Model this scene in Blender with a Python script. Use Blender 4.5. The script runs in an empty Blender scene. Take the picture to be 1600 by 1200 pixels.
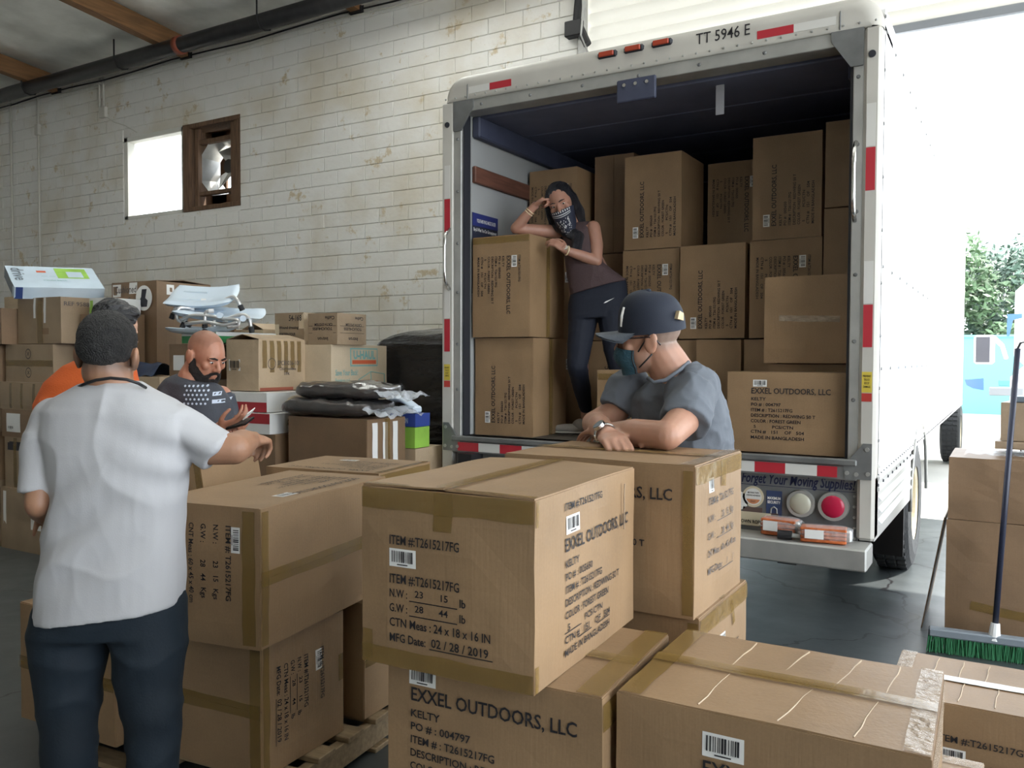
import bpy, bmesh, math, random
from mathutils import Vector, Matrix, noise
from mathutils.bvhtree import BVHTree
random.seed(7)
V = Vector
scene = bpy.context.scene
col = scene.collection

# ---------------------------------------------------------------- camera
cd = bpy.data.cameras.new('camera'); cam = bpy.data.objects.new('camera', cd); col.objects.link(cam)
cd.sensor_width = 36.0; cd.lens = 1316 / 1600 * 36; cd.clip_start = .05; cd.clip_end = 300
_y, _p, _r = math.radians(30.69), math.radians(-1.783), math.radians(.206)
_f = V((-math.sin(_y) * math.cos(_p), math.cos(_y) * math.cos(_p), math.sin(_p)))
_ri = V((math.cos(_y), math.sin(_y), 0)); _u = _ri.cross(_f)
_r2 = _ri * math.cos(_r) + _u * math.sin(_r); _u2 = _u * math.cos(_r) - _ri * math.sin(_r)
cam.matrix_world = Matrix(((_r2.x, _u2.x, -_f.x, 0), (_r2.y, _u2.y, -_f.y, 0), (_r2.z, _u2.z, -_f.z, 1.57), (0, 0, 0, 1)))
scene.camera = cam

# ---------------------------------------------------------------- daylight
world = bpy.data.worlds.new('hazy_sky'); scene.world = world; world.use_nodes = True
bg = world.node_tree.nodes['Background']
bg.inputs[0].default_value = (.86, .93, 1.0, 1); bg.inputs[1].default_value = 3.4
sd = bpy.data.lights.new('sun', 'SUN'); sun = bpy.data.objects.new('sun', sd); col.objects.link(sun)
sd.energy = 6.0; sd.angle = math.radians(.6); sd.color = (1, .95, .87)
sun.rotation_euler = V((-.50, -.46, -.75)).to_track_quat('-Z', 'Y').to_euler()
sun.location = (6, 16, 12)

scene.view_settings.view_transform = 'Standard'
scene.view_settings.look = 'None'
scene.view_settings.gamma = 1.0
scene.view_settings.use_curve_mapping = False
scene.view_settings.exposure = 0.9
scene.cycles.use_denoising = True
scene.cycles.sample_clamp_indirect = 8

# ---------------------------------------------------------------- materials
def nt(name):
    m = bpy.data.materials.new(name); m.use_nodes = True
    t = m.node_tree; return m, t, t.nodes['Principled BSDF']

def mat(name, c, rough=.6, metal=0.0, var=0.0, vs=6.0, bump=0.0, bs=40.0, coat=0.0, alpha=1.0, c2=None, stretch=None, world_co=False, trans=0.0, emit=0.0, spec=None):
    m, t, b = nt(name)
    N, L = t.nodes, t.links
    b.inputs['Base Color'].default_value = (*c, 1)
    b.inputs['Roughness'].default_value = rough
    b.inputs['Metallic'].default_value = metal
    if spec is not None: b.inputs['Specular IOR Level'].default_value = spec
    if coat: b.inputs['Coat Weight'].default_value = coat
    if alpha < 1: b.inputs['Alpha'].default_value = alpha
    if trans: b.inputs['Transmission Weight'].default_value = trans
    if emit: b.inputs['Emission Color'].default_value = (*c, 1); b.inputs['Emission Strength'].default_value = emit
    if var or bump:
        if world_co: co = N.new('ShaderNodeNewGeometry').outputs['Position']
        else: co = N.new('ShaderNodeTexCoord').outputs['Object']
        if stretch:
            mp = N.new('ShaderNodeMapping'); mp.inputs['Scale'].default_value = stretch
            L.new(co, mp.inputs[0]); co = mp.outputs[0]
    if var:
        n = N.new('ShaderNodeTexNoise'); n.inputs['Scale'].default_value = vs; n.inputs['Detail'].default_value = 5
        L.new(co, n.inputs['Vector'])
        r = N.new('ShaderNodeValToRGB'); r.color_ramp.elements[0].position = .32; r.color_ramp.elements[1].position = .7
        d = c2 if c2 else tuple(x * (1 - var) for x in c)
        r.color_ramp.elements[0].color = (*d, 1)
        r.color_ramp.elements[1].color = (*(tuple(min(1, x * (1 + var * .45)) for x in c) if not c2 else c), 1)
        L.new(n.outputs['Fac'], r.inputs[0]); L.new(r.outputs[0], b.inputs['Base Color'])
    if bump:
        n2 = N.new('ShaderNodeTexNoise'); n2.inputs['Scale'].default_value = bs; n2.inputs['Detail'].default_value = 4
        L.new(co, n2.inputs['Vector'])
        bp = N.new('ShaderNodeBump'); bp.inputs['Strength'].default_value = bump; bp.inputs['Distance'].default_value = .02
        L.new(n2.outputs['Fac'], bp.inputs['Height']); L.new(bp.outputs[0], b.inputs['Normal'])
    return m

def cardboard(name, c, var=.14):
    m, t, b = nt(name); N, L = t.nodes, t.links
    tc = N.new('ShaderNodeTexCoord')
    n = N.new('ShaderNodeTexNoise'); n.inputs['Scale'].default_value = 4; n.inputs['Detail'].default_value = 6
    L.new(tc.outputs['Object'], n.inputs['Vector'])
    n3 = N.new('ShaderNodeTexNoise'); n3.inputs['Scale'].default_value = 160; n3.inputs['Detail'].default_value = 2
    L.new(tc.outputs['Object'], n3.inputs['Vector'])
    a = N.new('ShaderNodeMath'); a.operation = 'MULTIPLY_ADD'; a.inputs[1].default_value = .35; L.new(n3.outputs['Fac'], a.inputs[0]); L.new(n.outputs['Fac'], a.inputs[2])
    r = N.new('ShaderNodeValToRGB'); r.color_ramp.elements[0].position = .45; r.color_ramp.elements[1].position = .9
    r.color_ramp.elements[0].color = (*[x * (1 - var) for x in c], 1); r.color_ramp.elements[1].color = (*[min(1, x * (1 + var)) for x in c], 1)
    L.new(a.outputs[0], r.inputs[0]); L.new(r.outputs[0], b.inputs['Base Color'])
    b.inputs['Roughness'].default_value = .5; b.inputs['Specular IOR Level'].default_value = .5
    mp = N.new('ShaderNodeMapping'); mp.inputs['Scale'].default_value = (30, 30, 2.0); L.new(tc.outputs['Object'], mp.inputs[0])
    n2 = N.new('ShaderNodeTexNoise'); n2.inputs['Scale'].default_value = 4; L.new(mp.outputs[0], n2.inputs['Vector'])
    bp = N.new('ShaderNodeBump'); bp.inputs['Strength'].default_value = .12; bp.inputs['Distance'].default_value = .006
    L.new(n2.outputs['Fac'], bp.inputs['Height']); L.new(bp.outputs[0], b.inputs['Normal'])
    return m

M = {}
M['kraft'] = cardboard('kraft_cardboard', (.285, .182, .098))
M['kraft2'] = cardboard('brown_cardboard', (.22, .138, .078))
M['kraft3'] = cardboard('pale_cardboard', (.47, .355, .235))
M['kraft4'] = cardboard('dusty_cardboard', (.31, .225, .145))
M['kraft5'] = cardboard('cream_cardboard', (.58, .47, .33))
M['tape'] = mat('packing_tape', (.25, .155, .042), .18, alpha=.6, var=.12, vs=10, bump=.12, bs=18)
M['ink'] = mat('black_print', (.015, .014, .018), .6)
M['ink2'] = mat('faded_print', (.10, .085, .08), .7)
M['label'] = mat('white_label', (.78, .78, .76), .45)
M['white'] = mat('white_plastic', (.8, .8, .8), .4)
M['black'] = mat('black_rubber', (.012, .012, .014), .55)
M['steel'] = mat('galvanised_steel', (.42, .42, .41), .45, .6, var=.25, vs=8)
M['chrome'] = mat('chrome', (.75, .75, .74), .15, 1)

# ---------------------------------------------------------------- mesh helpers
class MB:
    def __init__(s): s.v = []; s.f = []; s.mi = []; s.cur = 0
    def add(s, vs, fs):
        o = len(s.v); s.v += [tuple(p) for p in vs]; s.f += [tuple(i + o for i in f) for f in fs]; s.mi += [s.cur] * len(fs); return s
    def m(s, i): s.cur = i; return s
    def box(s, a, b):
        x0, y0, z0 = a; x1, y1, z1 = b
        return s.add([(x0, y0, z0), (x1, y0, z0), (x1, y1, z0), (x0, y1, z0), (x0, y0, z1), (x1, y0, z1), (x1, y1, z1), (x0, y1, z1)],
                     [(3, 2, 1, 0), (4, 5, 6, 7), (0, 1, 5, 4), (1, 2, 6, 5), (2, 3, 7, 6), (3, 0, 4, 7)])
    def cbox(s, a, b, r=.004, mx=None):
        # chamfered box
        c = [(a[i] + b[i]) / 2 for i in range(3)]; h = [(b[i] - a[i]) / 2 for i in range(3)]
        r = min(r, *[x * .49 for x in h]); vs = []; idx = {}
        for sx in (-1, 1):
            for sy in (-1, 1):
                for sz in (-1, 1):
                    for ax in range(3):
                        p = [sx * h[0], sy * h[1], sz * h[2]]
                        for k in range(3):
                            if k != ax: p[k] -= (sx, sy, sz)[k] * r
                        idx[(sx, sy, sz, ax)] = len(vs); vs.append(V([p[k] + c[k] for k in range(3)]))
        fs = []
        for ax in range(3):
            o = [k for k in range(3) if k != ax]
            for sg in (-1, 1):
                q = []
                for (a1, b1) in ((-1, -1), (1, -1), (1, 1), (-1, 1)):
                    k = [0, 0, 0]; k[ax] = sg; k[o[0]] = a1; k[o[1]] = b1; q.append(idx[(*k, ax)])
                if (sg > 0) == (ax == 1): q = q[::-1]
                fs.append(q)
            for s0 in (-1, 1):
                for s1 in (-1, 1):
                    k0 = [0, 0, 0]; k0[o[0]] = s0; k0[o[1]] = s1; k1 = list(k0); k0[ax] = -1; k1[ax] = 1
                    fs.append([idx[(*k0, o[0])], idx[(*k1, o[0])], idx[(*k1, o[1])], idx[(*k0, o[1])]])
        for sx in (-1, 1):
            for sy in (-1, 1):
                for sz in (-1, 1): fs.append([idx[(sx, sy, sz, 0)], idx[(sx, sy, sz, 1)], idx[(sx, sy, sz, 2)]])
        cc = V(c); out = []
        for f in fs:
            ps = [vs[i] for i in f]; n = (ps[1] - ps[0]).cross(ps[2] - ps[0])
            m = sum(ps, V((0, 0, 0))) / len(ps) - cc
            out.append(f if n.dot(m) > 0 else f[::-1])
        if mx is not None: vs = [mx @ p for p in vs]
        return s.add(vs, out)
    def cyl(s, p0, p1, r0, r1=None, n=12, caps=True):
        p0, p1 = V(p0), V(p1); r1 = r0 if r1 is None else r1
        d = (p1 - p0).normalized(); a = d.orthogonal().normalized(); b = d.cross(a)
        vs = []
        for p, r in ((p0, r0), (p1, r1)):
            for k in range(n):
                t = 2 * math.pi * k / n; vs.append(p + a * (r * math.cos(t)) + b * (r * math.sin(t)))
        fs = [(k, (k + 1) % n, n + (k + 1) % n, n + k) for k in range(n)]
        if caps: fs += [tuple(range(n))[::-1], tuple(range(n, 2 * n))]
        return s.add(vs, fs)
    def tube(s, pts, r, n=8, caps=True):
        pts = [V(p) for p in pts]; rs = r if isinstance(r, (list, tuple)) else [r] * len(pts)
        vs = []; a = None
        for i, p in enumerate(pts):
            d = (pts[min(i + 1, len(pts) - 1)] - pts[max(i - 1, 0)]).normalized()
            a = d.orthogonal().normalized() if a is None else (a - d * a.dot(d)).normalized()
            b = d.cross(a)
            for k in range(n):
                t = 2 * math.pi * k / n; vs.append(p + a * (rs[i] * math.cos(t)) + b * (rs[i] * math.sin(t)))
        fs = []
        for i in range(len(pts) - 1):
            for k in range(n): fs.append((i * n + k, i * n + (k + 1) % n, (i + 1) * n + (k + 1) % n, (i + 1) * n + k))
        if caps: fs += [tuple(range(n))[::-1], tuple(range((len(pts) - 1) * n, len(pts) * n))]
        return s.add(vs, fs)
    def ball(s, c, r, rot=None, n=16, m=10):
        r = V(r) if hasattr(r, '__len__') else V((r, r, r)); c = V(c); vs = []; fs = []
        for j in range(1, m):
            ph = math.pi * j / m
            for i in range(n):
                th = 2 * math.pi * i / n
                p = V((r.x * math.sin(ph) * math.cos(th), r.y * math.sin(ph) * math.sin(th), r.z * math.cos(ph)))
                vs.append(c + (rot @ p if rot is not None else p))
        t = len(vs); q = V((0, 0, r.z)); vs += [c + (rot @ q if rot is not None else q), c - (rot @ q if rot is not None else q)]
        for j in range(m - 2):
            for i in range(n): fs.append((j * n + i, (j + 1) * n + i, (j + 1) * n + (i + 1) % n, j * n + (i + 1) % n))
        for i in range(n):
            fs.append((t, i, (i + 1) % n)); fs.append((t + 1, (m - 2) * n + (i + 1) % n, (m - 2) * n + i))
        return s.add(vs, fs)
    def prism(s, poly, d):
        # poly: list of 3d points, d: extrusion vector
        n = len(poly); d = V(d); a = [V(p) for p in poly]
        nrm = V((0, 0, 0))
        for i in range(n): nrm += a[i].cross(a[(i + 1) % n])
        if nrm.dot(d) > 0: a = a[::-1]
        vs = a + [p + d for p in a]
        fs = [tuple(range(n)), tuple(range(2 * n - 1, n - 1, -1))] + [((i + 1) % n, i, n + i, n + (i + 1) % n) for i in range(n)]
        return s.add(vs, fs)
    def quad(s, *p): return s.add(p, [tuple(range(len(p)))])
    def grid(s, fn, nu, nv, closed=False):
        vs = [fn(i / nu, j / nv) for j in range(nv + 1) for i in range(nu + 1)]
        w = nu + 1
        return s.add(vs, [(j * w + i, j * w + i + 1, (j + 1) * w + i + 1, (j + 1) * w + i) for j in range(nv) for i in range(nu)])
    def mesh(s, name='mesh'):
        me = bpy.data.meshes.new(name); me.from_pydata(s.v, [], s.f); me.update()
        return me
    def build(s, name, mats, parent=None, smooth=False, local=False):
        """vertices are in world space unless local; the part is moved into its parent's frame"""
        me = s.mesh(name); mats = mats if isinstance(mats, (list, tuple)) else [mats]
        for m in mats: me.materials.append(M[m] if isinstance(m, str) else m)
        if len(mats) > 1: me.polygons.foreach_set('material_index', s.mi)
        if smooth: me.polygons.foreach_set('use_smooth', [True] * len(me.polygons))
        return put(name, me, parent, local)

def put(name, me, parent=None, local=False):
    o = bpy.data.objects.new(name, me); col.objects.link(o)
    if parent is not None:
        if not local:
            w = Matrix.Identity(4); q = parent; ch = []
            while q is not None: ch.append(q); q = q.parent
            for q in reversed(ch): w = w @ q.matrix_basis
            me.transform(w.inverted())
        o.parent = parent
    return o

def tag(o, label=None, cat=None, group=None, kind=None):
    if label: o['label'] = label
    if cat: o['category'] = cat
    if group: o['group'] = group
    if kind: o['kind'] = kind
    return o

def thing(name, label, cat, loc=(0, 0, 0), rot=(0, 0, 0), group=None):
    o = bpy.data.objects.new(name, None); col.objects.link(o); o.empty_display_size = .1
    o.location = loc; o.rotation_euler = rot
    return tag(o, label, cat, group)

def struct(name, mb, m, parent=None, smooth=False):
    o = mb.build(name, m, parent, smooth)
    if parent is None: o['kind'] = 'structure'
    return o

# text -> mesh, cached at size 1 (left aligned, baseline at 0)
_tc = {}
def text_geo(s, bold=.012, shear=0.0):
    k = (s, bold, shear)
    if k not in _tc:
        cu = bpy.data.curves.new('t', 'FONT'); cu.body = s; cu.size = 1; cu.offset = bold; cu.shear = shear; cu.resolution_u = 2; cu.fill_mode = 'FRONT'
        o = bpy.data.objects.new('t', cu); col.objects.link(o)
        dg = bpy.context.evaluated_depsgraph_get(); dg.update()
        me = o.evaluated_get(dg).to_mesh()
        vs = [v.co.copy() for v in me.vertices]; fs = [tuple(p.vertices) for p in me.polygons]
        o.evaluated_get(dg).to_mesh_clear(); bpy.data.objects.remove(o); bpy.data.curves.remove(cu)
        w = max([v.x for v in vs] or [0])
        _tc[k] = (vs, fs, w)
    return _tc[k]

def text_lines(mb, lines, org, right, up, nrm, off=.0012, bold=.012, shear=0.0):
    """lines: (string, x, y, size[, width]) in face metres"""
    org, right, up, nrm = V(org), V(right), V(up), V(nrm)
    for ln in lines:
        vs, fs, w = text_geo(ln[0], bold, shear)
        sz = ln[3]; sx = ln[4] / w if len(ln) > 4 and w else sz
        mb.add([org + right * (ln[1] + v.x * sx) + up * (ln[2] + v.y * sz) + nrm * off for v in vs], fs)
    return mb

def barcode(mb, org, right, up, nrm, x, y, w, h, off=.001):
    """white sticker (slot 0) with bars (slot 1); x,y lower left"""
    org, right, up, nrm = V(org), V(right), V(up), V(nrm)
    P = lambda a, b, o: org + right * a + up * b + nrm * o
    mb.m(0).quad(P(x, y, off), P(x + w, y, off), P(x + w, y + h, off), P(x, y + h, off))
    rnd = random.Random(5); mb.m(1); a = x + w * .1
    while a < x + w * .88:
        b = w * rnd.choice((.02, .02, .035, .05))
        mb.quad(P(a, y + h * .25, off + .0005), P(a + b, y + h * .25, off + .0005), P(a + b, y + h * .88, off + .0005), P(a, y + h * .88, off + .0005))
        a += b + w * rnd.choice((.02, .03, .045))
    mb.quad(P(x + w * .3, y + h * .1, off + .0005), P(x + w * .7, y + h * .1, off + .0005), P(x + w * .7, y + h * .16, off + .0005), P(x + w * .3, y + h * .16, off + .0005))
    mb.m(0)

# ================================================================ the building
def wall_paint():
    m, t, b = nt('painted_block'); N, L = t.nodes, t.links
    co = N.new('ShaderNodeNewGeometry').outputs['Position']
    n = N.new('ShaderNodeTexNoise'); n.inputs['Scale'].default_value = .9; n.inputs['Detail'].default_value = 6; L.new(co, n.inputs['Vector'])
    r = N.new('ShaderNodeValToRGB'); e = r.color_ramp.elements
    e[0].position = .34; e[0].color = (.68, .63, .53, 1); e[1].position = .55; e[1].color = (.80, .79, .755, 1)
    L.new(n.outputs['Fac'], r.inputs[0])
    # peeled, yellowed patches
    n2 = N.new('ShaderNodeTexNoise'); n2.inputs['Scale'].default_value = 3.2; n2.inputs['Detail'].default_value = 8; n2.inputs['Roughness'].default_value = .7; L.new(co, n2.inputs['Vector'])
    r2 = N.new('ShaderNodeValToRGB'); r2.color_ramp.elements[0].position = .60; r2.color_ramp.elements[1].position = .66
    L.new(n2.outputs['Fac'], r2.inputs[0])
    mx = N.new('ShaderNodeMix'); mx.data_type = 'RGBA'; mx.inputs['B'].default_value = (.58, .49, .34, 1)
    L.new(r2.outputs[0], mx.inputs['Factor']); L.new(r.outputs[0], mx.inputs['A']); L.new(mx.outputs['Result'], b.inputs['Base Color'])
    n3 = N.new('ShaderNodeTexNoise'); n3.inputs['Scale'].default_value = 16; n3.inputs['Detail'].default_value = 6; L.new(co, n3.inputs['Vector'])
    ad = N.new('ShaderNodeMath'); ad.operation = 'MULTIPLY_ADD'; ad.inputs[1].default_value = .5
    L.new(n3.outputs['Fac'], ad.inputs[0]); L.new(n2.outputs['Fac'], ad.inputs[2])
    bp = N.new('ShaderNodeBump'); bp.inputs['Strength'].default_value = .45; bp.inputs['Distance'].default_value = .02
    L.new(ad.outputs[0], bp.inputs['Height']); L.new(bp.outputs[0], b.inputs['Normal'])
    b.inputs['Roughness'].default_value = .5
    return m
M['wall'] = wall_paint()

def floor_mat():
    m, t, b = nt('sealed_concrete'); N, L = t.nodes, t.links
    co = N.new('ShaderNodeNewGeometry').outputs['Position']
    n = N.new('ShaderNodeTexNoise'); n.inputs['Scale'].default_value = 1.1; n.inputs['Detail'].default_value = 8; L.new(co, n.inputs['Vector'])
    r = N.new('ShaderNodeValToRGB'); r.color_ramp.elements[0].position = .3; r.color_ramp.elements[1].position = .75
    r.color_ramp.elements[0].color = (.042, .050, .053, 1); r.color_ramp.elements[1].color = (.088, .10, .102, 1); L.new(n.outputs['Fac'], r.inputs[0])
    v = N.new('ShaderNodeTexVoronoi'); v.feature = 'DISTANCE_TO_EDGE'; v.inputs['Scale'].default_value = .55
    n4 = N.new('ShaderNodeTexNoise'); n4.inputs['Scale'].default_value = 2.5; n4.inputs['Detail'].default_value = 6; L.new(co, n4.inputs['Vector'])
    mv = N.new('ShaderNodeVectorMath'); mv.operation = 'MULTIPLY_ADD'; mv.inputs[1].default_value = (.5, .5, 0)
    L.new(n4.outputs['Color'], mv.inputs[0]); L.new(co, mv.inputs[2]); L.new(mv.outputs[0], v.inputs['Vector'])
    cr = N.new('ShaderNodeMath'); cr.operation = 'LESS_THAN'; cr.inputs[1].default_value = .004; L.new(v.outputs['Distance'], cr.inputs[0])
    mx = N.new('ShaderNodeMix'); mx.data_type = 'RGBA'; mx.inputs['B'].default_value = (.02, .02, .022, 1)
    L.new(cr.outputs[0], mx.inputs['Factor']); L.new(r.outputs[0], mx.inputs['A']); L.new(mx.outputs['Result'], b.inputs['Base Color'])
    n2 = N.new('ShaderNodeTexNoise'); n2.inputs['Scale'].default_value = 5; n2.inputs['Detail'].default_value = 5; L.new(co, n2.inputs['Vector'])
    rr = N.new('ShaderNodeMapRange'); rr.inputs[3].default_value = .28; rr.inputs[4].default_value = .5; L.new(n2.outputs['Fac'], rr.inputs[0]); L.new(rr.outputs[0], b.inputs['Roughness'])
    bp = N.new('ShaderNodeBump'); bp.inputs['Strength'].default_value = .12; bp.inputs['Distance'].default_value = .02; L.new(n2.outputs['Fac'], bp.inputs['Height']); L.new(bp.outputs[0], b.inputs['Normal'])
    return m
M['floor'] = floor_mat()
M['insul'] = mat('foil_insulation', (.9, .9, .84), .4, .1, var=.3, vs=1.3, bump=.9, bs=1.6, world_co=True)
M['beam'] = mat('roof_timber', (.23, .115, .045), .7, var=.35, vs=3, stretch=(8, .6, 8), bump=.3, bs=10)
M['pipe'] = mat('black_iron_pipe', (.03, .03, .032), .38, .2, var=.3, vs=8)
M['conduit'] = mat('painted_conduit', (.60, .58, .52), .5)
M['apron'] = mat('pale_concrete_apron', (.55, .54, .50), .8, var=.15, vs=.6, world_co=True)
M['wood_dark'] = mat('weathered_timber', (.16, .09, .05), .75, var=.4, vs=4, stretch=(9, 9, 1))
M['sheet'] = mat('sheet_metal', (.62, .62, .60), .3, .8, var=.2, vs=5)

def curtain_mat(name, fac):
    m, t, b = nt(name); N, L = t.nodes, t.links
    b.inputs['Base Color'].default_value = (.82, .80, .74, 1); b.inputs['Roughness'].default_value = .5
    tr = N.new('ShaderNodeBsdfTranslucent'); tr.inputs[0].default_value = (.9, .88, .8, 1)
    mx = N.new('ShaderNodeMixShader'); mx.inputs[0].default_value = fac
    out = [n for n in N if n.type == 'OUTPUT_MATERIAL'][0]
    L.new(b.outputs[0], mx.inputs[1]); L.new(tr.outputs[0], mx.inputs[2]); L.new(mx.outputs[0], out.inputs[0])
    return m
M['curtain'] = curtain_mat('translucent_door_slats', .05); M['skypan'] = curtain_mat('skylight_sheet', .7)

X0, X1, YB, YF, ZR = -18.2, 5.6, 9.0, -8.5, 6.5
WX0, WX1, WZ0, WZ1 = -13.0, -10.16, 3.88, 5.26      # window + fan opening
DX0, DX1 = -4.42, 3.3                                 # truck door opening
floor = struct('floor', MB().box((X0, YF, -.12), (X1, YB + .2, 0)), 'floor')
tag(MB().box((-70, YB + .2, -.14), (70, 90, -.02)).build('yard_ground', 'apron'), kind='structure')
tag(MB().box((X1, -40, -.14), (70, YB + .2, -.02)).build('side_yard_ground', 'apron'), kind='structure')
MB().box((-9.0, .915, .0005), (-2.6, .93, .002)).build('expansion_joint', 'black', floor)

w = MB()
w.box((X0, YB, 0), (WX0, YB + .2, ZR + .1)).box((WX0, YB, 0), (WX1, YB + .2, WZ0)).box((WX0, YB, WZ1), (WX1, YB + .2, ZR + .1))
w.box((WX1, YB, 0), (DX0, YB + .2, ZR + .1)).box((DX0, YB, 6.1), (DX1, YB + .2, ZR + .1)).box((DX1, YB, 0), (X1, YB + .2, ZR + .1))
wall_back = struct('wall_back', w, 'wall')

# concrete blocks, each a piece of its own where it shows largest
BL, BH, J = .50, .2, .008
def block_mesh(w, h):
    d, c = .014, .006; x, z = w / 2 - J / 2, h / 2 - J / 2
    vs = [(-x, 0, -z), (x, 0, -z), (x, 0, z), (-x, 0, z), (-x, -d + c, -z), (x, -d + c, -z), (x, -d + c, z), (-x, -d + c, z),
          (-x + c, -d, -z + c), (x - c, -d, -z + c), (x - c, -d, z - c), (-x + c, -d, z - c)]
    fs = [(8, 9, 10, 11)] + [(4 + i, 4 + (i + 1) % 4, 8 + (i + 1) % 4, 8 + i) for i in range(4)] + [(i, (i + 1) % 4, 4 + (i + 1) % 4, 4 + i) for i in range(4)]
    return vs, fs
full_v, full_f = block_mesh(BL, BH)
me_full = bpy.data.meshes.new('block'); me_full.from_pydata(full_v, [], full_f); me_full.materials.append(M['wall'])
cand = []; rest = MB()
for k in range(int(6.5 / BH) + 1):
    z0, z1 = k * BH, min((k + 1) * BH, 6.5)
    if z1 - z0 < .08: continue
    x = X0 - (BL / 2 if k % 2 else 0)
    while x < X1:
        a, b = max(x, X0), min(x + BL, X1); x += BL
        segs = [(a, b)]
        for (h0, h1, q0, q1) in ((WX0, WX1, WZ0, WZ1), (DX0, DX1, -1, 6.1)):
            if z1 > q0 + .02 and z0 < q1 - .02:
                s2 = []
                for (p, q) in segs:
                    if q <= h0 or p >= h1: s2.append((p, q))
                    else:
                        if p < h0: s2.append((p, h0))
                        if q > h1: s2.append((h1, q))
                segs = s2
        for (p, q) in segs:
            if q - p < .03: continue
            cx, cz = (p + q) / 2, (z0 + z1) / 2
            seen = (cx < -6.7 and cz > 2.0 and cx > -17.2) or (-6.7 <= cx < -4.4 and cz > 4.6 and cz > 4.55 + (-cx - 4.4) * .1)
            if cx < -13: seen = seen and cz > 2.9
            cand.append((0 if seen else 1, (cx * cx + 81) ** .5, cx, cz, q - p, z1 - z0))
cand.sort()
for i, (s_, d_, cx, cz, bw, bh) in enumerate(cand):
    if i < 300 and s_ == 0:
        if abs(bw - BL) < .01 and abs(bh - BH) < .01: me = me_full
        else:
            vs, fs = block_mesh(bw, bh); me = bpy.data.meshes.new('block'); me.from_pydata(vs, [], fs); me.materials.append(M['wall'])
        o = bpy.data.objects.new('concrete_block', me); col.objects.link(o); o.location = (cx, YB - .0005, cz); o.parent = wall_back
    else:
        vs, fs = block_mesh(bw, bh); rest.add([(v[0] + cx, v[1] + YB - .0005, v[2] + cz) for v in vs], fs)
tag(rest.build('block_courses', 'wall', wall_back), kind='stuff')

struct('wall_left', MB().box((X0 - .2, YF, 0), (X0, YB, 8.2)), 'wall')
w = MB().box((X0, YF - .2, 0), (X1, YF, 8.2))
struct('wall_rear', w, 'wall')
w = MB().box((X1, YF, 0), (X1 + .2, -3.5, 8.2)).box((X1, 8.3, 0), (X1 + .2, YB, 8.2)).box((X1, -3.5, 6.2), (X1 + .2, 8.3, 8.2))
struct('wall_right', w, 'wall')

# roof deck with foil insulation, timbers carried on the wall
zr = lambda y: ZR + .09 * (YB - y)
def roof_fn(u, v):
    x = X0 + (X1 - X0) * u; y = YB + .2 + (YF - YB - .4) * v
    t = ((x + 14.8) / 3.5) % 1.0
    return (x, y, zr(y) + .1 - .10 * math.sin(math.pi * t) + .03 * noise.noise(V((x * 1.3, y * 1.3, 0))))
SKY = [(-9.0, -8.0, 1.2, 3.6), (-5.6, -4.6, 1.2, 3.6), (-2.1, -1.1, 1.2, 3.6), (-6.9, -4.6, 5.2, 8.2), (-12.4, -10.2, 3.2, 5.6)]      # unseen skylight openings; the last two added to brighten wall and pile
def holed(fn):
    g_ = MB().grid(fn, 238, 90); keep = []
    for f in g_.f:
        x = sum(g_.v[i][0] for i in f) / 4; y = sum(g_.v[i][1] for i in f) / 4
        if not any(a < x < b and c < y < d for a, b, c, d in SKY): keep.append(f)
    g_.f = keep; g_.mi = [0] * len(keep); return g_
ceiling = struct('ceiling', holed(roof_fn), 'insul', smooth=True)
def roof_top(u, v):
    x = X0 - .3 + (X1 - X0 + .6) * u; y = YB + .5 + (YF - YB - .8) * v; return (x, y, zr(y) + .38)
struct('roof', holed(roof_top), 'sheet')
for (a, b, c, d) in SKY: MB().add([(a - .12, c - .12, zr(c) + .41), (b + .12, c - .12, zr(c) + .41), (b + .12, d + .12, zr(d) + .41), (a - .12, d + .12, zr(d) + .41)], [(0, 1, 2, 3)]).build('unseen_skylight_panel', 'skypan', ceiling)
for k in range(-1, 6):
    x = -14.86 + 3.52 * k
    if x < X0: continue
    m = MB(); a, b = x - .08, x + .08
    m.add([(a, YB - .02, ZR - .20), (b, YB - .02, ZR - .20), (b, YB - .02, ZR + .08), (a, YB - .02, ZR + .08),
           (a, YF, zr(YF) - .20), (b, YF, zr(YF) - .20), (b, YF, zr(YF) + .08), (a, YF, zr(YF) + .08)],
          [(0, 1, 2, 3), (7, 6, 5, 4), (0, 4, 5, 1), (1, 5, 6, 2), (2, 6, 7, 3), (3, 7, 4, 0)])
    bm_ = m.build('roof_beam', 'beam', ceiling)
    MB().box((a - .03, YB - .07, ZR - .22), (b + .03, YB - .005, ZR - .02)).build('beam_hanger', 'pipe', bm_)

# sprinkler main and branch line under the roof
m = thing('sprinkler_main', 'thick black iron pipe running along the top of the block wall', 'pipe', (-11, 8.55, 6.25))
MB().cyl((-18.1, 8.5, 6.27), (-4.5, 8.5, 6.27), .115, n=20).build('pipe_run', 'pipe', m, True)
M['redring'] = mat('red_coupling', (.25, .06, .03), .5)
MB().cyl((-10.95, 8.5, 6.27), (-10.85, 8.5, 6.27), .135, n=20).build('coupling', 'redring', m, True)
for x in (-14.9, -12.3, -9.1):
    MB().tube([(x, 8.36, 6.75), (x, 8.36, 6.25), (x, 8.42, 6.16), (x, 8.5, 6.145), (x, 8.6, 6.18), (x, 8.64, 6.27)], .012, 6).build('pipe_hanger', 'black', m)
m = thing('sprinkler_branch', 'thin black branch pipe hung below the foil ceiling', 'pipe', (-13, 7.7, 6.4))
MB().cyl((-15.507, 7.700, 7.033), (-12.087, 7.700, 6.886), .04, n=12).build('pipe_run', 'pipe', m, True)
MB().cyl((-13.085, 7.700, 6.918), (-12.996, 7.700, 7.037), .02, n=8).build('sprinkler_head', 'redring', m)

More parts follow.
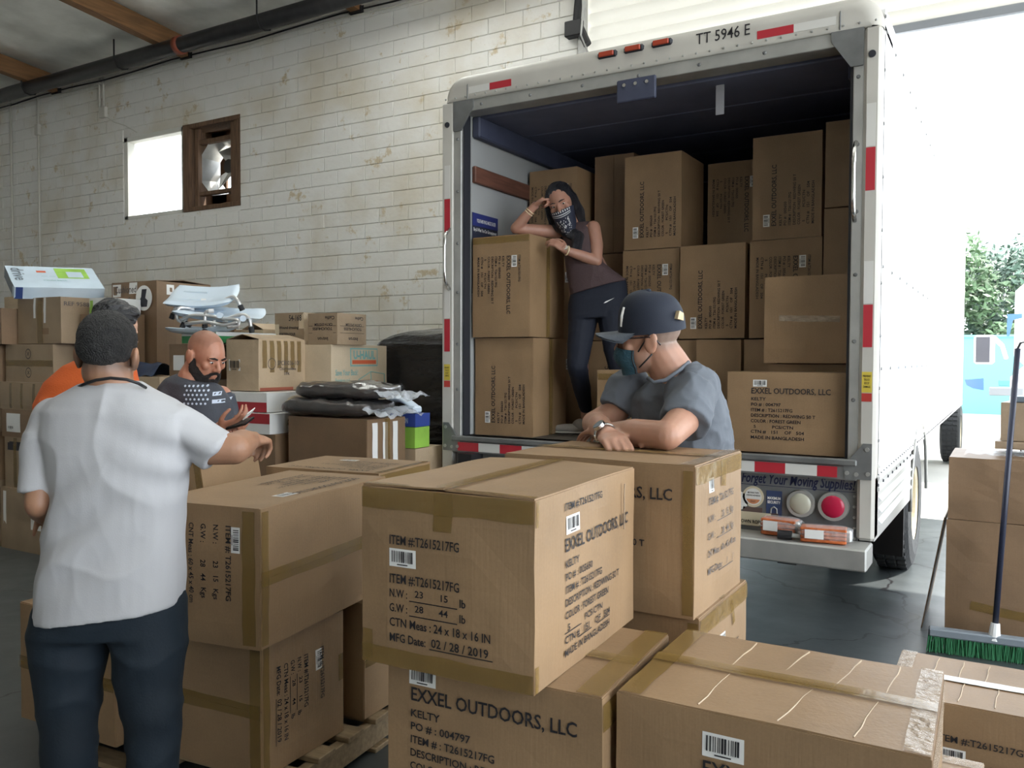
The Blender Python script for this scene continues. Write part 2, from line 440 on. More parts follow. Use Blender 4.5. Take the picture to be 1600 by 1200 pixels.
# conduits and cables on the wall
for i, (x, z0, z1, lb) in enumerate(((-16.35, 1.2, 6.38, 'vertical painted conduit on the far left of the block wall'), (-15.45, 1.2, 6.4, 'painted conduit with a switch box, left of the window'))):
    m = thing('wall_conduit', lb, 'conduit', (x, 8.97, z0), group=None)
    MB().cyl((x, 8.965, z0), (x, 8.965, z1), .022, n=10).build('conduit_run', 'conduit', m, True)
    if i: MB().cbox((x - .06, 8.92, 5.62), (x + .06, 8.985, 5.82), .01).build('switch_box', 'conduit', m)
m = thing('outlet_box', 'small grey outlet box on twin conduits above the window', 'outlet', (-13.5, 8.97, 5.7))
for dx in (-.05, .06): MB().cyl((-13.55 + dx, 8.965, 5.8), (-13.55 + dx, 8.965, 6.38), .018, n=8).build('conduit_run', 'conduit', m, True)
MB().cbox((-13.58, 8.92, 5.66), (-13.40, 8.985, 5.84), .01).build('box_body', 'conduit', m)
m = thing('ceiling_cables', 'bundle of dark cables along the wall under the roof', 'cables', (-11, 8.93, 6.4))
for k, (y, z, r) in enumerate(((8.93, 6.43, .018), (8.94, 6.36, .014), (8.95, 6.31, .012), (8.96, 6.26, .012))):
    pts = [(-18 + i * .9, y, z + .02 * math.sin(i * 1.7 + k)) for i in range(16)]
    MB().tube(pts, r, 6).build('cable', 'black' if k % 2 == 0 else 'conduit', m)
tag(MB().tube([(-13.4, 8.97, 5.66), (-13.2, 8.96, 5.55), (-12.9, 8.96, 5.45), (-12.6, 8.965, 5.3)], .008, 5).build('loose_wire', 'conduit'), 'thin white wire hanging from the outlet box to the window', 'wire')

# window (left) and wooden fan housing (right) in one opening
M['pane'] = mat('window_glass', (1, 1, 1), .02, trans=1.0)
M['paintwood'] = mat('white_painted_timber', (.75, .74, .68), .5)
win = thing('window_1', None, None, (WX0, YB, WZ0)); win['kind'] = 'structure'
wm = WX0 + 1.52
fr = MB()
for a, b in (((WX0, 9.0, WZ0), (WX0 + .1, 9.2, WZ1)), ((wm - .05, 9.0, WZ0), (wm, 9.2, WZ1)), ((WX0, 9.0, WZ1 - .08), (wm, 9.2, WZ1)), ((WX0, 9.0, WZ0), (wm, 9.2, WZ0 + .06))): fr.cbox(a, b, .006)
fr.build('window_frame', 'paintwood', win)
MB().box((WX0 + .1, 9.12, WZ0 + .06), (wm - .05, 9.128, WZ1 - .08)).build('window_pane', 'pane', win)
fan = thing('exhaust_fan', 'exhaust fan in a dark timber housing beside the bright window', 'fan', (wm + .6, 9.05, WZ0))
a0, a1 = wm + .01, WX1; cz = (WZ0 + WZ1) / 2; cx = (a0 + a1) / 2 + .05
for (p, q) in (((a0, 8.98, WZ0), (a0 + .16, 9.3, WZ1)), ((a1 - .14, 9.0, WZ0), (a1, 9.3, WZ1)), ((a0, 8.985, WZ1 - .07), (a1, 9.3, WZ1)), ((a0, 8.985, WZ0), (a1, 9.3, WZ0 + .07)),
               ((a0 + .2, 9.05, WZ0 + .07), (a0 + .28, 9.13, WZ1 - .07)), ((a1 - .26, 9.03, WZ0 + .07), (a1 - .15, 9.11, WZ1 - .07)), ((a0 + .28, 9.07, WZ1 - .32), (a1 - .26, 9.15, WZ1 - .25)), ((a0 + .28, 9.07, WZ0 + .25), (a1 - .26, 9.15, WZ0 + .31))):
    MB().cbox(p, q, .005).build('timber', 'wood_dark', fan)
R_ = .43
d = MB()
for k in range(8):
    t0, t1 = math.pi / 8 + k * math.pi / 4, math.pi / 8 + (k + 1) * math.pi / 4
    P = lambda t, r, y: (cx + r * math.cos(t), y, cz + r * math.sin(t))
    d.quad(P(t0, R_ + .06, 9.12), P(t1, R_ + .06, 9.12), P(t1, R_ - .02, 9.45), P(t0, R_ - .02, 9.45))
d.build('duct_ring', 'sheet', fan)
M['shadow_metal'] = mat('shaded_metal', (.06, .06, .058), .6, .3)  # dark metal, shade inside the fan housing put into the colour
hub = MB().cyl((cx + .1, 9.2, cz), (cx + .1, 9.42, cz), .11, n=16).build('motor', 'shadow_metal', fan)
for k in range(4):
    t = .5 + k * math.pi / 2
    u1 = V((math.cos(t), 0, math.sin(t))); u2 = V((-math.sin(t), 0, math.cos(t)))
    c0 = V((cx + .02, 9.38, cz))
    MB().prism([c0 + u1 * .08 - u2 * .04, c0 + u1 * .38 - u2 * .15 + V((0, .08, 0)), c0 + u1 * .40 + u2 * .12 - V((0, .05, 0)), c0 + u1 * .1 + u2 * .06], (0, .006, 0)).build('blade', 'shadow_metal' if k in (0, 3) else 'sheet', fan)  # two blades darker than the others, shade painted in
bx = MB()
for (p, q) in (((a0, 9.56, WZ0), (a1, 9.6, cz - .34)), ((a0, 9.56, cz + .36), (a1, 9.6, WZ1)), ((a0, 9.56, WZ0), (a0 + .34, 9.6, WZ1)), ((a1 - .5, 9.56, cz - .12), (a1, 9.6, WZ1)), ((a0 - .02, 9.2, WZ0 - .03), (a1, 9.6, WZ0)), ((a0 - .02, 9.2, WZ1), (a1, 9.6, WZ1 + .03)), ((a0 - .03, 9.2, WZ0), (a0, 9.6, WZ1)), ((a1, 9.2, WZ0), (a1 + .03, 9.6, WZ1))): bx.box(p, q)
bx.build('housing', 'wood_dark', fan)

# roll-up curtain stopped high in the truck doorway
door = thing('door_1', None, None, (DX0, YB, 4.7)); door['kind'] = 'structure'
zc = 4.82
while zc < 6.4:
    n = 6; m = MB(); h = .16
    prof = [(9.10, zc), (9.085, zc + .02), (9.07, zc + h * .5), (9.085, zc + h - .02), (9.10, zc + h)]
    vs = []
    for x in (DX0 + .04, DX1 - .04): vs += [(x, y, z) for y, z in prof]
    m.add(vs, [(i, i + 5, i + 6, i + 1) for i in range(4)])
    m.build('door_slat', 'curtain', door, True); zc += h
M['bar'] = mat('door_bottom_bar', (.30, .32, .35), .45, .4)
MB().cbox((DX0 + .03, 9.06, 4.735), (DX1 - .03, 9.13, 4.83), .012).build('bottom_bar', 'bar', door)
MB().cbox((DX0 - .02, 8.95, 0), (DX0 + .07, 9.05, 6.3), .01).build('guide_rail', 'steel', door)
MB().cbox((DX1 - .07, 8.95, 0), (DX1 + .02, 9.05, 6.3), .01).build('guide_rail', 'steel', door)
MB().cbox((DX0 - .16, 8.88, 5.32), (DX0 + .06, 9.0, 5.5), .01).build('hoist_bracket', 'black', door)
MB().tube([(DX0 + .05, 8.9, 6.3), (DX0 + .08, 8.89, 5.6), (DX0 + .06, 8.88, 5.3), (DX0 + .16, 8.9, 5.05), (DX0 + .2, 8.9, 4.4)], .012, 6).build('hoist_chain', 'steel', door)
MB().tube([(DX0 + .1, 8.93, 6.4), (DX0 + .02, 8.93, 5.9), (DX0 - .02, 8.93, 5.5), (DX0 + .12, 8.93, 5.2)], .05, 8).build('cable_loom', 'black', door)

# ================================================================ cartons
FACES = {'f': ((0, -1, 0), (1, 0, 0), (0, 0, 1)), 'r': ((1, 0, 0), (0, 1, 0), (0, 0, 1)), 'l': ((-1, 0, 0), (0, -1, 0), (0, 0, 1)),
         'b': ((0, 1, 0), (-1, 0, 0), (0, 0, 1)), 't': ((0, 0, 1), (1, 0, 0), (0, 1, 0))}
SIDE = lambda po='004797', it='T2615217FG': [('EXXEL OUTDOORS, LLC', 0, .245, .046, .44), ('KELTY', 0, .205, .026, .085), ('PO # : ' + po, 0, .173, .026, .17), ('ITEM # : ' + it, 0, .141, .026, .235),
    ('DESCRIPTION : REDWING 50 T', 0, .109, .026, .36), ('COLOR : FOREST GREEN', 0, .077, .026, .28), ('  5           PCS/CTN', 0, .045, .024, .24), ('CTN #   151    OF   504', 0, .015, .026, .30), ('MADE IN BANGLADESH', 0, -.018, .026, .30)]
END = [('ITEM #:T2615217FG', 0, .235, .03, .19), ('ITEM #:T2615217FG', 0, .145, .03, .19), ('N.W :', 0, .112, .027, .05), ('23      15', .07, .118, .022, .09), ('lb', .19, .112, .026, .017), ('G.W :', 0, .078, .027, .05), ('28      44', .07, .084, .022, .09), ('lb', .19, .078, .026, .017),
       ('CTN Meas : 24 x 18 x 16 IN', 0, .044, .028, .27), ('MFG Date:', 0, .008, .028, .1), ('02 / 28 / 2019', .115, .010, .028, .15)]
ENDK = [('ITEM #: T2615217FG', 0, .235, .03, .25), ('N.W :        23   15   Kgs', 0, .185, .028, .25), ('G.W :        28   44   Kgs', 0, .135, .028, .25), ('CNT Meas : 60 x 45 x 40 cm', 0, .085, .028, .27), ('MFG Date:     /      /', 0, .035, .028, .24)]

class Carton:
    """thing with its base centre at the root; w along x, d along y, h up"""
    def __init__(s, label, x0, x1, y0, y1, z0, z1, mat='kraft', yaw=0.0, rot=None, group=None, name='cardboard_box', cat='box', bulge=.004, sag=0.0, body=True):
        s.w, s.d, s.h = x1 - x0, y1 - y0, z1 - z0
        s.o = thing(name, label, cat, ((x0 + x1) / 2, (y0 + y1) / 2, z0), rot or (0, 0, math.radians(yaw)), group)
        s.mat = mat
        if body: s.body(bulge, mat)
    def body(s, bulge, mt):
        hw, hd, h = s.w / 2, s.d / 2, s.h; bm = bmesh.new()
        bmesh.ops.create_cube(bm, size=1)
        for v in bm.verts: v.co = V((v.co.x * s.w, v.co.y * s.d, (v.co.z + .5) * h))
        bmesh.ops.subdivide_edges(bm, edges=bm.edges[:], cuts=5, use_grid_fill=True)
        sd_ = V((s.o.location.x * 3.1, s.o.location.y * 2.7, s.o.location.z * 5.3))
        for v in bm.verts:
            p = v.co; a, b, c = abs(p.x) / hw, abs(p.y) / hd, abs(p.z - h / 2) / (h / 2)
            q = p.copy(); k = bulge
            fa, fb, fc = max(0, 1 - a * a), max(0, 1 - b * b), max(0, 1 - c * c)
            n = .5 + .7 * noise.noise(p * 6 + sd_)
            if a > .999: q.x += math.copysign(k * (fb * fc) ** .5 * n * 2, p.x)
            if b > .999: q.y += math.copysign(k * (fa * fc) ** .5 * n * 2, p.y)
            e = (a > .999) + (b > .999) + (c > .999)
            if e >= 2:   # worn edges
                q += noise.noise_vector(p * 7 + sd_) * .0022
            v.co = q
        me = bpy.data.meshes.new('body'); bm.normal_update(); bm.to_mesh(me); bm.free(); me.materials.append(M[mt])
        put('body', me, s.o, True)
        s.bulge = bulge; s.flapped = set()
        s.bvh = BVHTree.FromPolygons([v.co.copy() for v in me.vertices], [tuple(p.vertices) for p in me.polygons])
    def frame(s, face):
        n, r, u = (V(q) for q in FACES[face])
        c = V((0, 0, s.h / 2)) + V((n.x * s.w / 2, n.y * s.d / 2, n.z * s.h / 2))
        return c, r, u, n
    def size(s, face): return (s.w if face in 'fbt' else s.d), (s.d if face == 't' else s.h)
    def spin(s, face, q):
        c, r, u, n = s.frame(face)
        for _ in range(q % 4): r, u = u, -r
        return c, r, u, n
    def lift_of(s, face): return .0052 if face in s.flapped else .0
    def dr(s, p, n, off):
        # lay a point of print or tape on the real, slightly bulged panel
        h = s.bvh.ray_cast(p + n * .06, -n, .12)[0]
        return (h if h is not None else p) + n * off
    def lay(s, mb, n, off=None):
        mb.v = [tuple(s.dr(V(p), n, off if off is not None else 0)) for p in mb.v]; return mb
    def text(s, face, lines, ox, oy, scale=1.0, q=0, mat='ink', name='printed_text', bold=.014, shear=0.0, off=None):
        c, r, u, n = s.spin(face, q); mb = MB()
        text_lines(mb, [(l[0], l[1] * scale, l[2] * scale, l[3] * scale) + ((l[4] * scale,) if len(l) > 4 else ()) for l in lines], c + r * ox + u * oy, r, u, n, 0, bold, shear)
        s.lay(mb, n, .0028 + s.lift_of(face) + (off or 0))
        return mb.build(name, mat, s.o, local=True)
    def rules(s, face, segs, ox, oy, scale=1.0, q=0, mat='ink'):
        c, r, u, n = s.spin(face, q); mb = MB(); o = c + r * ox + u * oy
        for (x0, x1, y) in segs:
            mb.quad(o + r * x0 * scale + u * y * scale, o + r * x1 * scale + u * y * scale, o + r * x1 * scale + u * (y + .0025) * scale, o + r * x0 * scale + u * (y + .0025) * scale)
        s.lay(mb, n, .0024 + s.lift_of(face))
        return mb.build('ruled_line', mat, s.o, local=True)
    def code(s, face, x, y, w=.075, h=.05, q=0):
        c, r, u, n = s.spin(face, q); mb = MB(); barcode(mb, c, r, u, n, x, y, w, h, 0)
        k = [i for f, m_ in zip(mb.f, mb.mi) if m_ == 0 for i in f]; b_ = s.lift_of(face)
        mb.v = [tuple(s.dr(V(p), n, b_ + (.0012 if i in k else .0024))) for i, p in enumerate(mb.v)]
        return mb.build('barcode_label', ['label', 'ink'], s.o, local=True)
    def patch(s, face, x0, y0, x1, y1, mat='label', name='paper_label', off=0.0, q=0):
        c, r, u, n = s.spin(face, q); o = .0008 + off + s.lift_of(face)
        return MB().grid(lambda i, j: s.dr(c + r * (x0 + (x1 - x0) * i) + u * (y0 + (y1 - y0) * j), n, o), 6, 6).build(name, mat, s.o, local=True)
    def strip(s, face, x0, y0, x1, y1, width=.05, name='tape', mat='tape', off=.0006, q=0, seed=0):
        """wrinkled tape strip on a face from (x0,y0) to (x1,y1)"""
        c, r, u, n = s.spin(face, q); a, b = V((x0, y0)), V((x1, y1)); d = (b - a); L_ = d.length; d.normalize(); t = V((-d.y, d.x))
        k = max(2, int(L_ / .03)); o = .0014 + off + .0003 * (seed % 7) + (s.lift_of(face) if off < .004 else 0); W_, H_ = s.size(face)
        if q % 2: W_, H_ = H_, W_
        def fn(i, j):
            p = a + d * (L_ * i) + t * (width * (j - .5)) + t * (.004 * noise.noise(V((i * 5 + seed, j * 3, 1.3 + seed))))
            p.x = max(-W_ / 2 + .0015, min(W_ / 2 - .0015, p.x)); p.y = max(-H_ / 2 + .0015, min(H_ / 2 - .0015, p.y))
            return s.dr(c + r * p.x + u * p.y, n, o + .0012 * abs(noise.noise(V((i * 9, j * 4, seed)))))
        return MB().grid(fn, k, 4).build(name, mat, s.o, local=True)
    def flaps(s, face='t', along='u', tape=True, seam=.004, lift=.0, q=0):
        """two closing flaps on a face with a seam between; along = seam direction"""
        c, r, u, n = s.spin(face, q); W, H = s.size(face)
        if q % 2: W, H = H, W
        hw, hh = W / 2, H / 2; o = .0008; s.flapped.add(face)
        for sg in (-1, 1):
            if along == 'u': a, b = (-hw + .002, seam / 2 if sg > 0 else -hh + .002), (hw - .002, hh - .002 if sg > 0 else -seam / 2)
            else: a, b = (seam / 2 if sg > 0 else -hw + .002, -hh + .002), (hw - .002 if sg > 0 else -seam / 2, hh - .002)
            def fn(i, j, sg=sg, a=a, b=b):
                x, y = a[0] + (b[0] - a[0]) * i, a[1] + (b[1] - a[1]) * j
                near = 1 - abs(y if along == 'u' else x) / (hh if along == 'u' else hw)
                return s.dr(c + r * x + u * y, n, o + .003 + lift * near + .0018 * noise.noise(V((x * 7, y * 7, sg * 3 + s.w))))
            g = MB().grid(fn, 8, 8)
            nb = 9 * 9; e = [i for i in range(9)] + [i * 9 + 8 for i in range(1, 9)] + [72 + i for i in range(7, -1, -1)] + [i * 9 for i in range(7, 0, -1)]
            base = len(g.v); g.v += [tuple(V(g.v[i]) - n * .004) for i in e]
            for k in range(len(e)):
                k2 = (k + 1) % len(e); g.f.append((e[k2], e[k], base + k, base + k2)); g.mi.append(0)
            g.build('flap', s.mat, s.o, local=True)
        if tape:
            f2 = face
            if along == 'u': s.strip(face, -hw, 0, hw, 0, .05, off=.0065 + lift, q=q)
            else: s.strip(face, 0, -hh, 0, hh, .05, off=.0065 + lift, q=q)
        s.lift = lift
    def creases(s, face, segs, mat='kraft3', q=0, off=.0048):
        c, r, u, n = s.spin(face, q)
        for (x0, y0, x1, y1) in segs:
            pts = [c + r * (x0 + (x1 - x0) * k / 4 + .0018 * math.sin(k * 2.1 + x0 * 40)) + u * (y0 + (y1 - y0) * k / 4) + n * off for k in range(5)]
            MB().tube(pts, .0018, 5).build('crease', mat, s.o, local=True)
    def edge_tape(s, f1, seg1, f2, seg2, width=.045, seed=0):
        """tape folded over an edge: one strip on each of two faces, joined into one piece of tape"""
        for k, (f, g) in enumerate(((f1, seg1), (f2, seg2))): s.strip(f, *g, width, seed=seed + k, off=.0042 if f == 't' else .0012)

# ================================================================ the moving truck
XL, XR, YT = -3.269, -.587, 4.592
ZD, ZC, ZTOP = 1.055, 3.243, 3.40            # deck, underside of the rear cap, roof
YE = 13.35                                    # front end of the cargo box
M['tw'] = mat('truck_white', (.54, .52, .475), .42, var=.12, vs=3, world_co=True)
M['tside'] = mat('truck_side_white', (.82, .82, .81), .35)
M['alu'] = mat('dull_aluminium', (.44, .44, .42), .48, .55, var=.2, vs=5)
M['alu_d'] = mat('grimy_aluminium', (.20, .205, .205), .5, .4, var=.3, vs=6)
M['gasket'] = mat('dark_gasket', (.02, .022, .03), .6)
M['navy'] = mat('dark_door_panel', (.05, .058, .10), .65, var=.2, vs=6)
M['navy2'] = mat('hazed_door_navy', (.13, .145, .22), .6, var=.15, vs=5)  # navy lightened, the bluish haze under the roof is put into the colour
M['liner'] = mat('interior_liner', (.36, .37, .37), .55, var=.08, vs=2)
M['rail'] = mat('cargo_rail_timber', (.14, .055, .035), .65, var=.3, vs=5, stretch=(4, 1, 9))
M['deckw'] = mat('truck_deck', (.09, .075, .06), .7, var=.3, vs=6)
M['red'] = mat('reflective_red', (.45, .025, .04), .35)
M['refw'] = mat('reflective_white', (.66, .65, .62), .35)
M['lens_r'] = mat('red_lens', (.42, .01, .05), .22)
M['lens_c'] = mat('clear_lens', (.42, .41, .33), .25)
M['amber_r'] = mat('red_marker_lens', (.40, .06, .03), .25)
M['navytxt'] = mat('navy_lettering', (.008, .012, .05), .5)
truck = thing('moving_truck', 'white box truck backed into the doorway with open cargo bay of cartons', 'truck', ((XL + XR) / 2, YT, 0))
T = truck
# cargo body
MB().box((XR - .03, YT + .1, .94), (XR, YE, ZTOP - .05)).build('side_panel', 'tside', T)
MB().box((XL, YT + .1, .94), (XL + .03, YE, ZTOP - .05)).build('side_panel', 'tside', T)
MB().box((XL + .01, YT + .3, ZTOP - .05), (XR - .01, YE, ZTOP - .01)).build('roof_panel', 'tside', T)
MB().box((XL, YE - .04, .94), (XR, YE, ZTOP)).build('front_panel', 'tside', T)
MB().box((XL + .03, YT + .02, .99), (XR - .03, YE - .04, ZD)).build('deck', 'deckw', T)
MB().box((XL + .03, YT + .12, ZD), (XL + .15, YE - .05, 3.2)).build('inner_wall', 'liner', T)
MB().box((XR - .12, YT + .12, ZD), (XR - .03, YE - .05, 3.2)).build('inner_wall', 'liner', T)
for k in range(5):
    y0 = YT + .2 + k * .55
    MB().cbox((XL + .17, y0, 3.17), (XR - .15, y0 + .54, 3.21), .008).build('raised_door_panel', 'navy2', T)
MB().box((XL + .15, YT + 2.9, 3.16), (XR - .12, YE - .1, 3.2)).build('inner_roof', 'navy', T)
MB().cbox((XL + .15, YT + .13, 3.03), (XL + .21, YT + 3.2, 3.17), .01).build('door_track', 'navy', T)
MB().cbox((XR - .18, YT + .13, 3.03), (XR - .12, YT + 3.2, 3.17), .01).build('door_track', 'navy', T)
MB().cbox((XL + .15, YT + .13, 2.735), (XL + .18, YE - .1, 2.845), .006).build('cargo_rail', 'rail', T)
MB().cbox((XL + .15, YT + .16, 1.75), (XL + .18, YE - .1, 1.865), .006).build('cargo_rail', 'rail', T)
# printed notice on the inner wall
M['poster'] = mat('blue_notice', (.02, .03, .16), .5); M['poster_d'] = mat('dark_notice', (.02, .025, .05), .5)
xx = XL + .152
pn = MB().box((xx, YT + .13, 2.0), (xx + .003, YT + .45, 2.54)).build('notice_board', 'poster_d', T)
MB().box((xx + .003, YT + .13, 2.455), (xx + .005, YT + .45, 2.54)).build('notice_header', 'poster', pn)
mb = MB(); text_lines(mb, [('YOUR MOVING MADE EASIER', -.11, .48, .035, .24), ('Buy & What You Can Get equipment', -.15, .42, .032, .29), ('Dollies   Pads   Tow   Boxes', -.15, .35, .025, .28), ('Supplies   Locks', -.15, .29, .025, .16), ('Straps', -.15, .23, .025, .07)], (xx + .005, YT + .29, 2.0), (0, 1, 0), (0, 0, 1), (1, 0, 0))
mb.build('notice_text', 'label', pn)
# rear cap: rounded header across the top
def ring(o, y):
    r = .15 - o; pts = [(XL + o * .6, ZC)]
    for k in range(9):
        t = math.pi - k * math.pi / 16; pts.append((XL + .15 + r * math.cos(t) , ZTOP + .02 - .15 + r * math.sin(t)))
    for k in range(9):
        t = math.pi / 2 - k * math.pi / 16; pts.append((XR - .15 + r * math.cos(t), ZTOP + .02 - .15 + r * math.sin(t)))
    pts.append((XR - o * .6, ZC)); return [(x, y, z) for x, z in pts]
c_ = MB(); vs = []; rings = []
for k in range(8):
    t = k / 7 * math.pi / 2; rings.append(ring(.085 * (1 - math.sin(t)), YT + .085 * (1 - math.cos(t))))
rings.append(ring(0, YT + .42)); n = len(rings[0])
for r_ in rings: vs += r_
fs = [tuple(range(n))[::-1]] + [(k * n + i, k * n + i + 1, (k + 1) * n + i + 1, (k + 1) * n + i) for k in range(len(rings) - 1) for i in range(n - 1)] + [((len(rings) - 1) * n, (len(rings) - 1) * n + n - 1, n - 1, 0)]
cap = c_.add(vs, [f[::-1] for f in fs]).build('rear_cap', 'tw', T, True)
for xs in (XL + .20, XR - .20):   # seams of the corner castings
    MB().tube([(xs, YT - .001, ZC + .005), (xs, YT - .001, ZC + .09), (xs, YT + .03, ZC + .15), (xs, YT + .1, ZTOP + .022), (xs, YT + .4, ZTOP + .024)], .004, 6).build('casting_seam', 'alu_d', cap)
def rivets(pts, nrm, r=.008, mat='alu_d', parent=None, name='rivets'):
    mb = MB(); nv = V(nrm)
    for p in pts: mb.cyl(V(p), V(p) + nv * .006, r, r * .6, 7)
    return mb.build(name, mat, parent or T)
tag(rivets([(XL + .03 + k * (XR - XL - .06) / 34, YT - .001, ZC + .022) for k in range(35)], (0, -1, 0), .007, 'alu', cap), kind='stuff')
for k, px in enumerate(((-2.081, 4.600, 3.354), (-1.915, 4.600, 3.357), (-1.744, 4.600, 3.359))):
    m_ = MB().cbox((px[0] - .062, YT - .012, px[2] - .02), (px[0] + .062, YT + .03, px[2] + .02), .012).build('marker_lamp', 'gasket', cap)
    MB().cbox((px[0] - .048, YT - .024, px[2] - .014), (px[0] + .045, YT - .01, px[2] + .015), .008).build('marker_lens', 'amber_r', m_)
mb = MB(); text_lines(mb, [('TT 5946 E', 0, 0, .085, .30)], (-1.545, YT - .001, 3.312), (1, 0, 0), (0, 0, 1), (0, -1, 0), bold=.006)
mb.build('fleet_number', 'ink', cap)
def rtape(x0, x1, z0, z1, m_, y=None, parent=None):
    y = YT - .002 if y is None else y
    return MB().box((x0, y, z0), (x1, y + .002, z1)).build('reflective_tape', m_, parent or T)
rtape(XL + .21, XL + .37, ZC + .035, ZC + .078, 'refw'); rtape(XL + .37, XL + .53, ZC + .035, ZC + .078, 'red')
rtape(XR - .62, XR - .43, ZC + .035, ZC + .078, 'red'); rtape(XR - .43, XR - .22, ZC + .035, ZC + .078, 'refw')
# rear posts
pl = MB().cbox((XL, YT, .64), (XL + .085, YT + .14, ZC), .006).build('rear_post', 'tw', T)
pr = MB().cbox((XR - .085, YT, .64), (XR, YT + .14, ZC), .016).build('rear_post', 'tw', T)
for (p, xc, yl) in ((pl, XL + .042, 0), (pr, XR - .045, 1)):
    for z0, kind in ((2.62, 'refw'), (2.40, 'red'), (1.83, 'refw'), (1.61, 'red')):
        if yl: z0 += .02
        MB().box((xc - .022, YT - .002, z0), (xc + .022, YT, z0 + .215)).build('reflective_tape', kind, p)
    MB().cyl((xc, YT - .006, 3.10), (xc, YT + .01, 3.10), .018, n=14).build('lamp_hole', 'gasket', p)
M['yellow'] = mat('yellow_decal', (.62, .48, .06), .5); M['redd'] = mat('red_decal', (.45, .04, .03), .5)
for xc, z0, p in ((XL + .042, 1.42, pl), (XR - .045, 1.40, pr)):
    MB().box((xc - .024, YT - .002, z0), (xc + .024, YT, z0 + .105)).build('warning_decal', 'yellow', p)
    MB().box((xc - .024, YT - .002, z0 - .046), (xc + .024, YT, z0 - .004)).build('warning_decal', 'redd', p)
    mb = MB(); text_lines(mb, [('PREVENT', -.018, .078, .016, .036), ('TRUCK', -.014, .06, .016, .028), ('ROOF', -.012, .042, .016, .024), ('DAMAGE', -.016, .024, .016, .032)], (xc, YT - .002, z0), (1, 0, 0), (0, 0, 1), (0, -1, 0)); mb.build('decal_text', 'ink', p)
# inner channels
MB().cbox((XL + .085, YT + .012, .97), (XL + .145, YT + .14, ZC), .004).build('door_channel', 'alu', T)
MB().box((XL + .145, YT + .03, ZD), (XL + .158, YT + .1, ZC)).build('door_seal', 'gasket', T)
MB().cbox((XR - .135, YT + .012, .97), (XR - .085, YT + .14, ZC), .004).build('door_channel', 'alu', T)
MB().box((XR - .15, YT + .03, ZD), (XR - .135, YT + .16, ZC)).build('door_seal', 'gasket', T)
MB().cbox((XL + .085, YT + .01, ZC - .075), (XR - .085, YT + .14, ZC), .004).build('header_channel', 'alu', T)
rivets([(x, YT + .011, z) for x in (XL + .115, XR - .11) for z in (1.36, 1.66, 2.0, 2.32, 2.66, 3.0)] + [(XL + .3 + k * .36, YT + .009, ZC - .04) for k in range(7)], (0, -1, 0), .011, 'alu_d', name='channel_bolts')
lp = MB().cbox((-2.02, YT - .004, 3.06), (-1.78, YT + .02, 3.19), .006).build('latch_plate', 'navy', T)
for k in range(3): MB().cyl((-1.97 + k * .07, YT - .012, 3.155), (-1.97 + k * .07, YT, 3.155), .011, n=8).build('bolt', 'chrome', lp)
M['strap'] = mat('grey_strap', (.36, .36, .38), .8)
MB().cbox((-1.525, 4.900, 2.998), V((-1.475, 4.900, 3.261)) + V((0, .004, 0)), .001).build('pull_strap', 'strap', T)
for sg, xa in ((1, XL + .087), (-1, XR - .087)):
    MB().prism([(xa, YT, ZC), (xa + sg * .155, YT, ZC), (xa + sg * .155, YT, ZC - .05), (xa + sg * .06, YT, ZC - .19), (xa, YT, ZC - .19)], (0, .012, 0)).build('corner_gusset', 'alu_d', T)
    g = MB().prism([(xa - sg * .072, YT - .008, .955), (xa + sg * .055, YT - .008, .955), (xa + sg * .065, YT - .008, 1.015), (xa - sg * .03, YT - .008, 1.14), (xa - sg * .072, YT - .008, 1.14)], (0, .012, 0)).build('corner_gusset', 'alu_d', T)
    for dx, z in ((-.055, .985), (0.0, .98), (.045, .985), (-.05, 1.11)): MB().cyl((xa + sg * dx, YT - .014, z), (xa + sg * dx, YT, z), .011, n=8).build('bolt', 'alu', g)
# grab handles
for xa in (XL + .062, XR - .115):
    z0 = 2.02 if xa < -2 else 2.27
    MB().tube([(xa, YT, z0), (xa, YT - .05, z0 + .05), (xa, YT - .06, z0 + .12), (xa, YT - .06, z0 + .28), (xa, YT - .05, z0 + .35), (xa, YT, z0 + .40)], .011, 8).build('grab_handle', 'chrome', T, True)
# sill, bumper and the panel under the deck
MB().cbox((XL + .085, YT - .02, 1.022), (XR - .085, YT + .12, ZD), .006).build('sill', 'alu_d', T)
MB().cbox((XL + .085, YT - .006, .945), (XR - .085, YT + .1, 1.022), .005).build('sill_plate', 'alu_d', T)
x = XL + .135; k = 0
while x < XR - .2:
    x1 = min(x + .162, XR - .18); MB().box((x, YT - .009, .958), (x1, YT - .006, 1.014)).build('reflective_tape', 'refw' if k % 2 else 'red', T); x = x1; k += 1
    if x1 >= XR - .181: break
panel = MB().box((XL + .085, YT + .04, .62), (XR - .085, YT + .06, .95)).build('rear_panel', 'alu_d', T)
yp = YT + .039
mb = MB(); tx0, tx1 = (-1.274, 4.630, 0.879)[0], (-0.682, 4.630, 0.906)[0]
text_lines(mb, [("Don't", -.20, 0, .078, .17), ('Forget Your Moving Supplies!', 0, 0, .078, tx1 - tx0)], (tx0, yp, .893), (1, 0, 0), (0, 0, 1), (0, -1, 0), bold=.022, shear=.25); mb.build('slogan_text', 'navytxt', panel)
MB().box((tx0 - .2, yp - .001, .879), (tx1, yp, .882)).build('slogan_rule', 'navytxt', panel)
def lamp(nm, cxx, cz, r, lens):
    l = MB().cyl((cxx, yp - .028, cz), (cxx, yp, cz), r * .96, r, 28).build(nm, 'alu', panel, False)
    MB().ball((cxx, yp - .022, cz), (r * .78, .022, r * .78), n=24, m=10).build('lens', lens, l, True)
a = (-0.952, 4.630, 0.815); lamp('backup_lamp', a[0], a[2] - .014, .074, 'lens_c')
a = (-0.788, 4.630, 0.813); lamp('tail_lamp', a[0], a[2] - .012, .078, 'lens_r')
